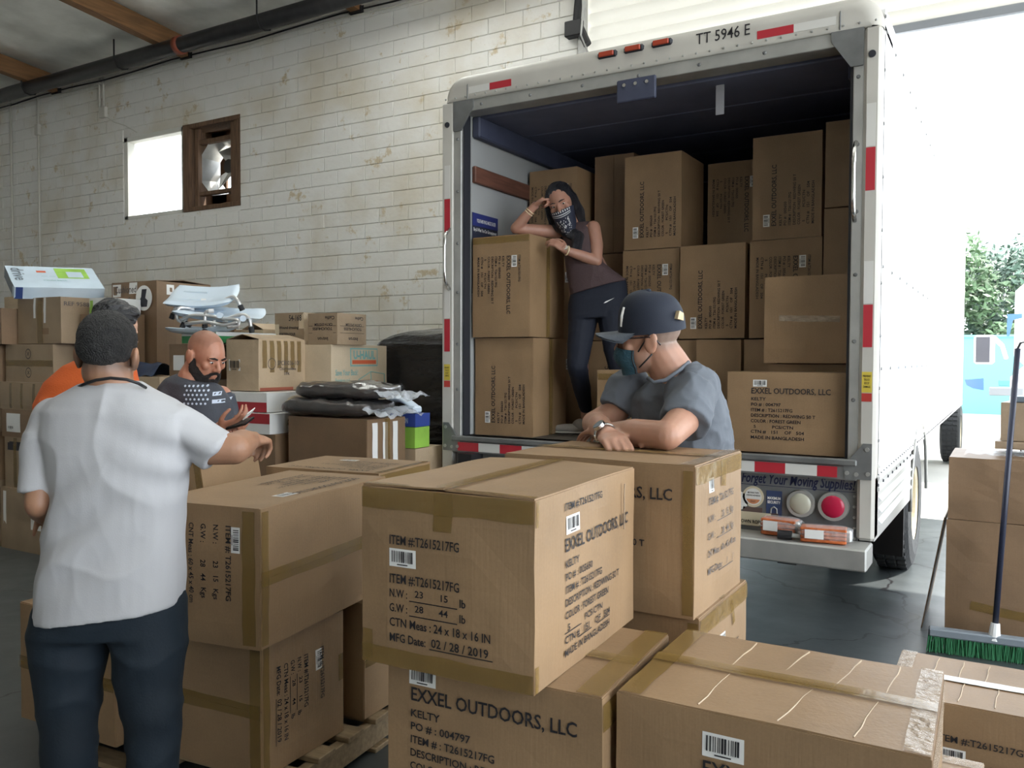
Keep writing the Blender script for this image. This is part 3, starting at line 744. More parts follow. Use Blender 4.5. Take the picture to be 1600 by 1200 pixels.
lamp('backup_lamp', XL + .41, .745, .076, 'lens_c'); lamp('tail_lamp', XL + .22, .745, .082, 'lens_r')
tag(rivets([(XR - .10, yp, .64 + k * .055) for k in range(5)] + [(XL + .11, yp, .64 + k * .055) for k in range(5)], (0, -1, 0), .009, 'alu', panel), kind='stuff')
# printed supply decals
M['dec_t'] = mat('tan_decal', (.55, .48, .34), .5); M['dec_o'] = mat('orange_decal', (.55, .22, .10), .5); M['dec_b'] = mat('blue_decal', (.03, .05, .12), .5); M['dec_br'] = mat('brown_decal', (.10, .065, .055), .5)
def disc(c, r, y, m_, nm, p): return MB().cyl((c[0], y, c[2]), (c[0], y + .002, c[2]), r, n=28).build(nm, m_, p)
a = (-1.207, 4.630, 0.814)
dd = disc(a, .058, yp - .002, 'dec_t', 'tape_decal', panel); disc(a, .046, yp - .003, 'refw', 'decal_ring', dd)
MB().add([(a[0] + .040 * math.cos(t), yp - .0035, a[2] + .040 * math.sin(t)) for t in [math.pi + .35 + k * (math.pi - .7) / 12 for k in range(13)]], [tuple(range(13))]).build('decal_band', 'dec_o', dd)
mb = MB(); text_lines(mb, [('MOVING TAPE', -.03, .018, .012, .06), ('STRONG ADHESIVE', -.038, .003, .012, .076), ('EASY', -.014, -.03, .014, .028)], (a[0], yp - .003, a[2]), (1, 0, 0), (0, 0, 1), (0, -1, 0)); mb.build('decal_text', 'ink', dd)
MB().box((a[0] - .055, yp - .002, a[2] - .115), (a[0] + .05, yp, a[2] - .058)).build('box_decal', 'dec_br', panel)
a2 = (-1.284, 4.630, 0.786); disc(a2, .05, yp - .002, 'refw', 'tape_decal', panel)
q0, q1 = (-1.136, 4.630, 0.683), (-1.053, 4.630, 0.855)
dd = MB().box((q0[0], yp - .002, q0[2]), (q1[0], yp, q1[2])).build('lock_decal', 'dec_b', panel)
mb = MB(); text_lines(mb, [('MAXIMUM', .006, .125, .02, .07), ('SECURITY', .006, .103, .02, .07)], (q0[0], yp - .002, q0[2]), (1, 0, 0), (0, 0, 1), (0, -1, 0), bold=.03); mb.build('decal_text', 'label', dd)
MB().tube([(q0[0] + .025, yp - .003, q0[2] + .05), (q0[0] + .027, yp - .003, q0[2] + .075), (q0[0] + .042, yp - .003, q0[2] + .085), (q0[0] + .056, yp - .003, q0[2] + .075), (q0[0] + .058, yp - .003, q0[2] + .05)], .004, 6).build('decal_shackle', 'alu', dd)
MB().box((q0[0] + .018, yp - .003, q0[2] + .012), (q0[0] + .066, yp, q0[2] + .05)).build('decal_padlock', 'dec_br', dd)
q0, q1 = (-1.333, 4.620, 0.654), (-1.110, 4.620, 0.729)
dd = MB().box((q0[0], yp - .005, q0[2]), (q1[0], yp - .002, q1[2])).build('rope_decal', 'dec_t', panel)
mb = MB(); text_lines(mb, [('TIE-DOWN ROPE', .01, .014, .026, .165)], (q0[0], yp - .005, q0[2]), (1, 0, 0), (0, 0, 1), (0, -1, 0), bold=.02); mb.build('decal_text', 'ink', dd)
bump = MB().cbox((XL + .05, YT - .2, .525), (XR - .006, YT + .02, .635), .008).build('step_bumper', 'alu', T)
MB().box((XL + .2, YT - .1, .45), (XL + .3, YT + 2.5, .95)).build('frame_rail', 'black', T)
MB().box((XR - .5, YT + .1, .45), (XR - .4, YT + 5, .95)).build('frame_rail', 'black', T)
# right flank: skirt with louvres, rivets, graphics
M['skirt'] = mat('skirt_panel', (.42, .415, .40), .45)
sk = MB().add([(XR, YT + .02, .64), (XR, 6.38, .60), (XR, 6.38, .96), (XR, YT + .02, .96), (XR - .02, YT + .02, .64), (XR - .02, 6.38, .60), (XR - .02, 6.38, .96), (XR - .02, YT + .02, .96)],
    [(0, 1, 2, 3), (7, 6, 5, 4), (0, 4, 5, 1), (1, 5, 6, 2), (2, 6, 7, 3), (3, 7, 4, 0)]).build('side_skirt', 'skirt', T)
for z in (.70, .76, .82): MB().prism([(XR, YT + .15, z), (XR + .018, YT + .15, z + .012), (XR, YT + .15, z + .034)], (0, 1.55, -.01)).build('louvre', 'tside', sk)
for z in (.885, .945, 1.005): MB().prism([(XR, YT + .1, z), (XR + .012, YT + .1, z + .004), (XR + .012, YT + .1, z + .02), (XR, YT + .1, z + .024)], (0, 1.75 if z < 1 else 8.4, 0)).build('rub_strip', 'tside', sk)
tag(rivets([(XR, YT + .12 + k * .11, .965) for k in range(60)] + [(XR, YT + .12 + k * .2, .915) for k in range(9)], (1, 0, 0), .011, 'gasket', sk), kind='stuff')
tag(rivets([(XR, YT + .10, z) for z in [1.15 + .27 * k for k in range(9)]] + [(XR, YT + .16 + k * .38, z) for z in (1.52, 2.05, 3.25) for k in range(20)], (1, 0, 0), .011, 'alu_d', T), kind='stuff')
M['graphic'] = mat('faded_side_graphic', (.42, .50, .80), .4, c2=(.8, .82, .86), var=.1, vs=3, stretch=(1, 1, 3))
gq = [(1.12, 4.95), (1.12, 6.6), (1.32, 7.6), (1.55, 7.0), (1.62, 6.2), (1.62, 5.6), (1.5, 5.2), (1.35, 4.95)]
MB().prism([(XR + .0005, y, z) for z, y in gq], (.0015, 0, 0)).build('side_graphic', 'graphic', T)
# wheels
M['tyre'] = mat('tyre_rubber', (.022, .024, .027), .7, bump=.3, bs=30); M['rim'] = mat('cream_wheel', (.56, .50, .37), .5)
def wheel(cx_, cy_, r=.49, out=1):
    w_ = bpy.data.objects.new('wheel', None); col.objects.link(w_); w_.parent = T; w_.location = (cx_ - T.location.x, cy_ - T.location.y, r); w_.rotation_euler = (0, 0, 0)
    ty = MB(); n = 40; prof = [(-.13, r * .56), (-.14, r * .78), (-.125, r * .93), (-.10, r), (.10, r), (.125, r * .93), (.14, r * .78), (.13, r * .56)]
    vs = [(x, rr * math.cos(2 * math.pi * k / n), rr * math.sin(2 * math.pi * k / n)) for k in range(n) for x, rr in prof]; m_ = len(prof)
    ty.add(vs, [(k * m_ + i, k * m_ + i + 1, ((k + 1) % n) * m_ + i + 1, ((k + 1) % n) * m_ + i) for k in range(n) for i in range(m_ - 1)])
    for k in range(n):
        t = 2 * math.pi * k / n
        for x in (-.07, .0, .07): ty.cbox((x - .03, -.02, r - .008), (x + .03, .02, r + .012), .004, Matrix.Rotation(t, 4, 'X'))
    me = ty.mesh('tyre'); me.materials.append(M['tyre']); put('tyre', me, w_, True)
    rm = MB(); prof = [(out * .125, r * .57), (out * .11, r * .5), (out * .02, r * .46), (out * .0, r * .3), (out * .05, r * .22), (out * .06, 0.001)]; m_ = len(prof)
    rm.add([(x, rr * math.cos(2 * math.pi * k / n), rr * math.sin(2 * math.pi * k / n)) for k in range(n) for x, rr in prof], [(k * m_ + i, k * m_ + i + 1, ((k + 1) % n) * m_ + i + 1, ((k + 1) % n) * m_ + i) for k in range(n) for i in range(m_ - 1)])
    me = rm.mesh('rim'); me.materials.append(M['rim']); put('rim', me, w_, True)
    return w_
wheel(XR - .15, 6.98); wheel(XL + .15, 6.98, out=-1); wheel(XR - .5, 6.98); wheel(XL + .5, 6.98, out=-1); wheel(XR - .2, 14.6, .46); wheel(XL + .2, 14.6, .46, -1)
MB().box((XR - .62, 6.28, .22), (XR - .03, 6.30, .78)).build('mud_flap', 'black', T)
MB().cbox((XR - .17, 6.05, .50), (XR - .07, 6.2, .66), .01).build('step_bracket', 'alu_d', T)
MB().cyl((XL + .2, 6.98, .49), (XR - .2, 6.98, .49), .09, n=12).build('axle', 'black', T)
ar = [(XR + .002, 6.98 + .62 * math.cos(t), .52 + .58 * math.sin(t)) for t in [math.pi * k / 14 for k in range(15)]]
MB().tube(ar, .012, 8).build('wheel_arch', 'alu', T, True)
# cab, ahead of the cargo box
MB().cbox((XL + .25, YE + .05, .55), (XR - .25, YE + 2.2, 2.45), .18).build('cab', 'tside', T)
MB().cbox((XL + .35, YE + 2.0, .5), (XR - .35, YE + 3.3, 1.45), .15).build('hood', 'tside', T)
# cargo straps in plastic and a rubber stopper, lying on the bumper
M['orange_web'] = mat('orange_webbing', (.55, .13, .03), .55, var=.35, vs=30, bump=.5, bs=40)
M['film'] = mat('clear_film', (.9, .92, .95), .08, alpha=.22, bump=.8, bs=18)
def strap_pack(label, c, rz, sz):
    t = thing('cargo_strap_pack', label, 'strap', c, (0, 0, rz), 'packed straps on the bumper')
    b = MB()
    for k in range(4): b.cbox((-sz[0] + .01, -sz[1] + .006, .004 + k * sz[2] / 4.2), (sz[0] - .03, sz[1] - .006, .002 + (k + 1) * sz[2] / 4.4), .008)
    b.build('webbing', 'orange_web', t, local=True)
    def fn(u, v):
        x = -sz[0] + 2 * sz[0] * u; a = 2 * math.pi * v; e = 1 - .35 * abs(2 * u - 1) ** 6
        return (x + .004 * noise.noise(V((u * 9, v * 9, 0))), sz[1] * 1.08 * e * math.cos(a) + .004 * noise.noise(V((u * 7, v * 7, 3))), sz[2] * .52 + sz[2] * .56 * e * math.sin(a) + .002)
    MB().grid(fn, 14, 16).build('plastic_wrap', 'film', t, local=True)
    MB().box((-sz[0] * .75, -sz[1] * 1.12, sz[2] * .3), (-sz[0] * .05, -sz[1] * 1.1, sz[2] * .85)).build('paper_tag', 'label', t, local=True)
    MB().cbox((sz[0] - .05, -sz[1] * .7, .01), (sz[0] - .005, sz[1] * .7, sz[2] * .9), .01).build('buckle', 'chrome', t, local=True)
strap_pack('orange ratchet strap in clear plastic at the bumper corner', (-.80, YT - .105, .636), .12, (.13, .055, .082))
strap_pack('red-orange strap pack lying behind a black plug on the bumper', (-1.03, YT - .055, .636), -.1, (.11, .05, .095))
t = thing('rubber_plug', 'small black rubber plug lying in front of the strap packs', 'plug', (-1.0, YT - .15, .66))
MB().cyl((-1.03, YT - .15, .66), (-.96, YT - .14, .66), .023, n=14).build('plug_body', 'black', t); MB().cyl((-.96, YT - .14, .66), (-.92, YT - .13, .655), .012, n=10).build('plug_stem', 'steel', t)

# ================================================================ cartons in the truck
TG = 'cartons loaded in the truck'
def tall(label, x0, x1, z0, z1, y, d=.46, q=3, txt=True, mat_='kraft', side='f', po='005650', ox=None):
    """carton standing on its end: print runs up or down the front"""
    b = Carton(label, x0, x1, y, y + d, z0, z1, mat_, group=None, bulge=.003)
    if txt:
        w, h = x1 - x0, z1 - z0
        if q == 3:   # reads downwards
            b.text('f', SIDE(po), -.20, -.16, .86, q=3); b.text('f', [('ITEM #:T2615217FG', 0, .30, .026, .2)], -.20, -.120, .86, q=3); b.code('f', -.20, .085, .075, .04, q=3)
        else:
            b.text('f', SIDE(po), -.24, -.15, .86, q=1); b.code('f', -.24, .10, .075, .04, q=1)
    return b
b = tall('carton at the left edge of the truck deck, bottom of its pair', -3.1, -2.66, ZD, 1.70, 4.74, .47, q=1)
b.flaps('r', 'v')
b = tall('upright carton the woman leans on', -3.095, -2.665, 1.705, 2.36, 4.70, .48, q=3)
b.flaps('r', 'v'); b.strip('f', -.215, .31, .215, .31, .05); b.flaps('t', 'u', tape=True)
tall('carton above and left of the woman, against the inner wall', -3.09, -2.70, 2.31, 2.94, 5.45, .45, q=3)
tall('carton under the top left carton, behind the woman\'s raised arm', -3.09, -2.66, 1.68, 2.30, 5.45, .45, q=3)
tall('floor carton hidden behind the left pair', -3.09, -2.66, ZD, 1.67, 5.45, .45, q=3)
b = Carton('set-back carton showing a bare face right of the woman\'s head', -2.64, -2.335, 5.62, 6.1, 2.33, 3.03, 'kraft2', bulge=.003); b.flaps('f', 'v', tape=False)
Carton('bare carton behind the woman\'s shoulder', -2.65, -2.335, 5.60, 6.08, 1.70, 2.32, 'kraft2', bulge=.003)
b = tall('floor carton seen between the woman\'s legs', -2.63, -2.2, ZD, 1.69, 5.52, .46, q=1)
tall('top row carton with upright print, left of the dark gap', -2.31, -1.905, 2.31, 2.945, 5.40, .46, q=1)
tall('middle row carton above the cap of the leaning man, print reading down', -2.32, -1.915, 1.70, 2.305, 5.40, .46, q=3)
tall('floor carton behind the leaning man\'s head', -2.17, -1.77, ZD, 1.69, 5.36, .46, q=1)
tall('recessed top row carton in the dark gap', -1.86, -1.44, 2.31, 2.93, 5.82, .4, q=3)
tall('middle row carton right of the cap, print reading up', -1.892, -1.463, 1.70, 2.305, 5.35, .46, q=1)
tall('tallest top row carton with a sticker low on its left', -1.422, -1.007, 2.312, 2.95, 5.35, .46, q=1)
tall('middle row carton partly hidden by the plain square carton', -1.435, -1.0, 1.70, 2.308, 5.35, .46, q=3)
b = Carton('top right carton under the truck roof with one sticker', -.985, -.74, 5.33, 5.8, 2.475, 2.985, bulge=.003); b.code('f', .03, -.06, .05, .08)
Carton('right edge carton below the top right one', -.99, -.74, 5.345, 5.8, 1.70, 2.472, bulge=.003)
b = Carton('floor carton left of the dark slit, behind the grey shoulder', -1.76, -1.47, 5.30, 5.76, ZD, 1.69, bulge=.003)
b = Carton('narrow floor carton left of the plain square carton', -1.45, -1.25, 5.30, 5.76, ZD, 1.69, bulge=.003); b.text('f', SIDE(), -.08, -.28, .4)
Carton('right edge floor carton behind the square carton', -1.24, -.74, 5.46, 5.8, ZD, 1.69, bulge=.003)
b = Carton('plain square carton with glinting tape in the truck', -1.24, -.75, 4.95, 5.32, 1.545, 2.04, bulge=.003)
M['glint'] = mat('pale_glint_tape', (.55, .45, .35), .12, alpha=.5, bump=.7, bs=25)  # paler copy of the tape, its glint put into the colour
b.strip('f', -.16, .01, .17, .0, .035, mat='glint')
Carton('carton under the plain square carton', -1.225, -.75, 5.0, 5.42, ZD, 1.54, bulge=.003)
b = Carton('front carton at the right end of the truck sill', -1.371, -.725, 4.68, 4.99, ZD, 1.497, bulge=.003)
b.text('f', SIDE(), -.19, -.13, .95); b.code('f', -.18, .14, .075, .038)
b = Carton('front carton on the sill behind the leaning man', -2.21, -1.60, 4.76, 5.2, ZD, 1.497, bulge=.003); b.strip('f', -.3, .18, .3, .18, .04)

# ================================================================ cartons in the foreground
H_ = .4225
# stack under the two big front cartons
A = Carton('big front carton with black shipping print facing the camera', -1.318, -.861, 1.547, 2.157, H_ * 2 + .005, 1.268, yaw=2.6, bulge=.005)
A.o.location = (-1.103, 1.842, H_ * 2 + .005)
A.flaps('t', 'v', lift=.004)
A.strip('f', -.2285, .183, .2285, .183, .05, seed=3); A.strip('f', -.2285, -.19, .2285, -.19, .05, seed=5); A.strip('t', -.2285, -.298, .2285, -.298, .028, off=.005); A.strip('f', 0.0, .21, 0.0, .12, .05, seed=1)
A.strip('r', -.3, .21, -.3, .15, .02); A.strip('r', -.3, -.21, -.3, -.15, .025); A.strip('f', -.212, -.2, -.212, -.13, .03)
A.text('f', END, -.145, -.155, 1.0); A.code('f', -.145, .028, .073, .042)
A.rules('f', [(.055, .185, .106), (.055, .185, .072), (.11, .275, .003)], -.145, -.155)
A.text('r', SIDE('005650'), -.16, -.155, .92); A.text('r', [('ITEM #:T2615217FG', 0, .285, .026, .24)], -.16, -.098, .92); A.code('r', -.15, .108, .075, .042)
A.rules('r', [(0, .1, .04), (.08, .17, .01), (.21, .30, .01)], -.16, -.155, .92)
A.creases('r', [(.2, .18, .2, .06)], 'kraft4', off=.011)

E_ = Carton('carton under the big front one, showing large company print', -1.30, -.745, 1.60, 2.07, H_, H_ * 2, yaw=3, bulge=.004)
E_.flaps('t', 'u'); E_.strip('t', .245, -.235, .245, .235, .06, off=.006); E_.strip('r', -.235, .17, .235, .17, .06); E_.text('f', SIDE(), -.21, -.12, .98); E_.code('f', -.215, .158, .075, .045)
E_.text('r', END, -.12, -.16, .9); E_.code('r', -.12, .04, .07, .04)
Carton('floor carton at the base of the front stack', -1.30, -.745, 1.60, 2.07, 0, H_ - .002, yaw=1.5)

B = Carton('carton the leaning man rests his arms on', -1.345, -.738, 2.225, 2.68, H_ * 2 + .006, 1.272, bulge=.005)
B.flaps('t', 'u', lift=.002)
B.text('f', SIDE(), -.20, -.13, 1.0); B.code('f', -.2, .155, .075, .045)
B.text('r', ENDK, -.12, -.145, 1.0, mat='ink2'); B.code('r', -.115, .125, .045, .042)
B.rules('r', [(.08, .22, .178), (.08, .22, .128), (.10, .24, .028)], -.12, -.145, 1.0, mat='ink2')
B.strip('r', -.2275, .185, .2275, .185, .05, seed=8); B.strip('r', .03, .21, .02, .13, .05, seed=4); B.strip('t', .282, -.2275, .282, .2275, .05, off=.006, mat='glint'); B.strip('f', .285, -.2, .285, .2, .03, seed=2)
B2 = Carton('carton under the leaning man\'s one, end tape torn', -1.345, -.728, 2.24, 2.72, H_ + .004, H_ * 2 + .004, bulge=.004)
B2.strip('r', -.24, .185, .24, .185, .05, seed=6); B2.strip('f', .29, -.2, .29, .2, .03); B2.code('r', -.06, .075, .05, .045); B2.text('r', END, -.02, -.14, .8); B2.flaps('t', 'u')
B2.strip('r', .06, .19, .075, .12, .03, seed=9)
Carton('floor carton below the leaning man\'s stack', -1.345, -.735, 2.24, 2.70, 0, H_ + .002)

G = Carton('bottom centre carton with creased, daylit top', -.722, -.115, 1.66, 2.135, H_, H_ * 2 + .006, yaw=1.2, bulge=.004)
G.flaps('t', 'u', lift=.003); G.strip('t', -.275, -.235, -.275, .235, .05, off=.006); G.strip('t', .28, -.235, .28, .235, .05, off=.006, mat='glint')
G.creases('t', [(-.13, .02, -.115, .22), (-.02, .02, .01, .22), (.10, .02, .13, .22), (.2, .02, .215, .22), (-.12, -.02, -.13, -.22), (.06, -.02, .03, -.22), (.19, -.02, .17, -.22)])
G.text('f', SIDE(), -.115, -.16, 1.0); G.code('f', -.115, .125, .085, .05); G.strip('r', -.235, .18, .235, .18, .06, mat='glint')
Carton('floor carton below the creased one', -.722, -.115, 1.66, 2.13, 0, H_ - .002)
Hc = Carton('low carton at the right edge with pale taped top', -.335, .30, 2.98, 3.44, 0, .475, bulge=.004)
Hc.flaps('t', 'u', tape=False); Hc.strip('t', -.31, 0, .31, 0, .05, off=.006, mat='label'); Hc.strip('t', -.29, -.23, -.29, .23, .05, off=.006, mat='glint')
Hc.creases('t', [(-.2, .02, -.19, .2), (-.12, .02, -.11, .2), (-.04, .02, -.03, .2), (.1, .02, .11, .2), (-.1, -.02, -.11, -.2), (0, -.02, -.01, -.2), (.12, -.02, .11, -.2)])
Hc.text('f', [('ITEM #:T2615217GY', 0, .29, .03, .26)], -.17, -.17, 1.0); Hc.text('f', SIDE(it='T2615217GY'), -.20, -.21, 1.0); Hc.code('f', -.16, .055, .075, .045)
K = Carton('small carton wedged between the creased carton and the low one', -.48, -.045, 2.20, 2.70, 0, .425); K.flaps('t', 'u'); K.strip('t', -.215, .22, .215, .22, .05, off=.006, mat='glint')

# pallet load on the left
PT = .14
M['pallet'] = mat('pallet_timber', (.30, .215, .125), .8, var=.3, vs=5, stretch=(2, 8, 8))
pal = thing('wooden_pallet', 'wooden pallet under the left hand cartons', 'pallet', (-2.76, 2.55, 0), (0, 0, math.radians(6)))
for k in range(7): MB().cbox((-.62, -.60 + k * .18, .115), (.62, -.60 + k * .18 + .1, .137), .003).build('deck_board', 'pallet', pal, local=True)
for x in (-.60, -.02, .56): MB().cbox((x, -.6, .022), (x + .04, .58, .115), .003).build('stringer', 'pallet', pal, local=True)
for k in range(3): MB().cbox((-.62, -.6 + k * .54, 0), (.62, -.6 + k * .54 + .1, .02), .003).build('bottom_board', 'pallet', pal, local=True)
C = Carton('long carton with taped middle seam on top of the pallet load', -2.60, -2.13, 1.93, 2.74, .615, 1.08, yaw=9.5, bulge=.005)
C.o.location = (-2.38, 2.27, .615)
C.flaps('r', 'u'); C.strip('f', .195, -.22, .195, .22, .05, seed=2); C.strip('r', -.385, -.22, -.385, .22, .035)
C.text('t', SIDE(), -.30, -.08, .95, q=3); C.code('t', .10, .12, .09, .05, q=3)
C.text('f', ENDK, -.17, -.13, 1.0, q=3, mat='ink'); C.code('f', -.165, .125, .085, .035, q=3)
D = Carton('lower pallet carton with sideways shipping print on its end', -2.76, -2.155, 1.95, 2.385, PT, .605, yaw=4, bulge=.005)
D.o.location = (-2.465, 2.175, PT)
D.flaps('f', 'u'); D.text('r', END, -.135, -.16, 1.0, q=3); D.code('r', -.13, .05, .075, .035, q=3); D.rules('r', [(.055, .185, .106), (.055, .185, .072), (.11, .275, .003)], -.135, -.16, q=3)
D.strip('f', .28, -.22, .28, .22, .05); D.strip('r', -.2, -.22, -.2, .22, .03); D.strip('r', .20, -.03, .20, .07, .03)
D3 = Carton('pallet carton with taped corner behind a dark gap', -2.66, -2.19, 2.50, 2.95, PT, .605, yaw=5); D3.strip('r', -.2, -.22, -.2, .22, .04); D3.strip('r', -.22, .02, .22, .03, .05); D3.flaps('r', 'u')
N_ = Carton('far left pallet carton beside the man in white\'s leg', -3.36, -2.80, 1.86, 2.33, PT, .60, yaw=3); N_.flaps('f', 'u')
Carton('pallet carton hidden behind the man in white', -3.30, -2.80, 2.46, 2.92, PT, .605, yaw=4)
C2 = Carton('flat topped carton behind the seamed one', -2.93, -2.34, 2.74, 3.20, .61, 1.075, yaw=8, bulge=.004)
C2.text('t', SIDE(), -.22, -.06, .95, q=2); C2.code('t', .03, -.13, .09, .045, q=2); C2.strip('r', -.22, .2, .22, .2, .05); C2.strip('t', .28, -.22, .28, .22, .03)
Carton('pallet carton supporting the flat topped one', -2.92, -2.36, 3.0, 3.44, PT, .605, yaw=8)
Mx = Carton('tilted carton being set down by the man in white', -.25, .25, -.2, .2, 0, .30, rot=(math.radians(0), math.radians(-10), math.radians(14)), bulge=.004)
Mx.o.location = (-3.04, 2.40, .865)
Mx.strip('f', .235, -.14, .235, .14, .03, seed=3); Mx.text('t', SIDE(), -.2, -.09, .7)
Carton('carton under the tilted one', -3.27, -2.79, 2.27, 2.62, .61, .80, yaw=12)

# ================================================================ the pile of donated goods by the wall
M['dblue'] = mat('pale_blue_carton', (.55, .66, .76), .4, var=.12, vs=4); M['dgrey'] = mat('slate_carton', (.13, .16, .19), .5); M['dnavy'] = mat('navy_carton', (.03, .06, .20), .5)
M['green'] = mat('green_carton', (.03, .22, .07), .4); M['cwhite'] = mat('white_carton', (.72, .72, .70), .45, var=.06); M['cred'] = mat('red_print', (.38, .025, .035), .45)
M['lime'] = mat('lime_carton', (.30, .55, .08), .45, var=.2, vs=8); M['pinkish'] = mat('pale_pink_panel', (.62, .55, .53), .5); M['cblue'] = mat('deep_blue_carton', (.03, .06, .28), .4)
M['teal'] = mat('teal_print', (.20, .42, .40), .6); M['orange_p'] = mat('orange_red_print', (.60, .12, .05), .6); M['stain'] = mat('red_stain', (.35, .10, .06), .7)
M['flamp'] = mat('dark_logo', (.02, .02, .03), .6)

# left hand column, floor to top
b = Carton('bottom box of the left column with a hazard strip label', -7.12, -6.45, 3.78, 4.30, 0, .50, 'kraft4'); b.patch('f', -.30, -.05, -.255, .22, 'label', 'hazard_label'); b.patch('f', .10, -.06, .25, .14, 'label', 'shipping_label')
b.text('f', [('< > T', 0, .0, .035)], -.29, .18, 1.0, q=3)
b = Carton('second box of the left column with a dark taped label', -7.07, -6.46, 3.79, 4.30, .50, .915, 'kraft4'); b.patch('f', -.26, .10, -.03, .17, 'flamp', 'dark_label'); b.strip('f', -.15, -.2, -.15, .2, .05)
b = Carton('middle box of the left column with a square paper label', -7.09, -6.46, 3.78, 4.30, .915, 1.14, 'kraft2'); b.patch('f', -.24, -.07, -.04, .08, 'label', 'shipping_label'); b.code('f', -.22, -.05, .09, .03)
b = Carton('fourth box of the left column with vertical tape streaks', -7.11, -6.47, 3.78, 4.30, 1.14, 1.36, 'kraft4')
for x in (-.16, 0.0, .17): b.strip('f', x, -.1, x, .1, .035)
b = Carton('box with two circled symbols below the handled carton', -7.10, -6.47, 3.83, 4.34, 1.36, 1.665, 'kraft4', yaw=2); b.strip('f', -.31, 0, .31, 0, .05)
def ringmark(bx, f, x, y, r, mt='ink', q=0):
    c, rr, u, n = bx.spin(f, q); o = c + rr * x + u * y + n * .002
    m = MB(); k = 24
    vs = [o + rr * (r * s * math.cos(2 * math.pi * i / k)) + u * (r * s * 1.15 * math.sin(2 * math.pi * i / k)) for s in (1, .86) for i in range(k)]
    m.add(vs, [(i, (i + 1) % k, k + (i + 1) % k, k + i) for i in range(k)]); bx.lay(m, n, .0026); m.build('ring_mark', mt, bx.o, local=True)
for y in (.075, -.075):
    ringmark(b, 'f', .0, y, .036); b.text('f', [('X', -.014, -.014, .04)], 0, y)
for k, (z0, z1) in enumerate(((0, .55), (.55, .95), (.95, 1.36), (1.36, 1.66))):
    bb = Carton(('lowest', 'second', 'third', 'fourth')[k] + ' box at the very left edge of the photo, behind the left column', -7.85, -7.15, 3.72 + .02 * k, 4.25, z0, z1, 'kraft2' if k % 2 else 'kraft4'); bb.strip('f', .1, -.1, .1, .1, .05)
b = Carton('carton with a hand hole and stock code under the pale blue box', -7.02, -6.42, 3.86, 4.26, 1.67, 2.035, 'kraft4', yaw=0)
b.o.location.x = -6.68; b.text('r', [('REF 95880', 0, 0, .045, .24)], -.18, .115, 1.0, mat='ink2')
b.strip('f', -.05, .18, -.05, .02, .03, mat='label'); b.strip('f', .09, .18, .09, -.02, .03, mat='label'); b.strip('f', .02, -.18, .02, .18, .08); b.patch('r', .03, .045, .14, .075, 'dblue', 'hand_hole'); b.patch('f', .05, -.11, .14, -.06, 'kraft2', 'stamp')
b = Carton('carton with a big circled mark at the left edge', -7.62, -7.0, 3.74, 4.2, 1.665, 1.955, 'kraft2'); ringmark(b, 'f', -.12, .06, .06); b.strip('f', -.3, 0, .3, 0, .05)
Carton('open topped tan carton behind the circled mark', -7.9, -7.25, 4.25, 4.7, 1.66, 2.10, 'kraft3').flaps('t', 'u', tape=False, lift=.03)
dv = Carton('pale blue medical equipment box lying tilted on the left stack', -.33, .33, -.22, .22, 0, .10, 'dblue', name='equipment_box', rot=(math.radians(27), math.radians(-2), math.radians(70)), bulge=.001)
dv.o.location = (-6.88, 4.11, 2.135)
dv.patch('l', -.22, -.05, .22, .05, 'dgrey', 'side_panel'); dv.patch('f', -.33, -.05, -.27, .05, 'dnavy', 'end_panel')
dv.text('t', [('drive', 0, 0, .13)], -.18, -.30, 1.0, q=3, mat='dgrey'); dv.patch('t', .02, -.02, .26, .19, 'lime', 'product_photo'); dv.patch('t', -.12, .09, -.05, .13, 'orange_p', 'flag_print')
dv.patch('t', .10, .0, .22, .12, 'dblue', 'photo_patch', .001); dv.text('t', [('~~ ~~', 0, 0, .04), ('transfer bench', 0, -.08, .03)], -.1, 0, 1.0, mat='teal')
b = Carton('low white box with a lime corner beside the handled carton', -6.15, -5.95, 3.95, 4.25, 1.9, 2.02, 'cwhite', name='carton'); b.patch('f', -.1, -.06, -.05, .06, 'lime', 'lime_corner')
Carton('dark brown carton under the low white box', -6.32, -5.9, 3.98, 4.25, 1.45, 1.9, 'kraft2'); Carton('carton carrying the dark brown one', -6.4, -5.85, 3.95, 4.25, .8, 1.45, 'kraft4'); Carton('floor carton under the brown ones', -6.4, -5.85, 3.95, 4.25, 0, .8, 'kraft4')

# tall chair carton
b = Carton('tall carton with a round seat logo behind the shower chairs', -6.36, -5.79, 4.28, 4.80, 1.42, 2.165, 'kraft2', bulge=.006)
b.flaps('t', 'u', lift=.02, tape=True); b.strip('f', 0, .37, .0, .28, .1, mat='label')
c, r, u, n = b.frame('f'); MB().cyl(c + r * .15 + u * .24 + n * .016, c + r * .15 + u * .24 + n * .018, .1, n=28).build('round_logo', 'label', b.o, local=True)
MB().prism([c + r * x + u * z + n * .019 for x, z in ((.12, .17), (.19, .17), (.2, .22), (.17, .24), (.19, .31), (.13, .31), (.12, .25), (.10, .22))], n * .001).build('seat_emblem', 'flamp', b.o, local=True)
b.text('f', [('Cushioned', 0, .05, .08, .28), ('Shower Seat', 0, -.03, .06, .28), ('with back', 0, -.1, .05, .2)], -.24, .24, mat='ink2'); b.patch('f', -.27, .26, -.16, .36, 'label', 'torn_label'); b.patch('r', -.17, .27, -.10, .35, 'label', 'blue_code_label')
Carton('floor carton under the tall seat carton', -6.40, -5.75, 4.28, 4.85, 0, .75, 'kraft4'); Carton('carton between floor and tall seat carton', -6.38, -5.77, 4.28, 4.82, .75, 1.42, 'kraft2')
M['tarp'] = mat('navy_tarp', (.015, .03, .07), .5, bump=.8, bs=8)
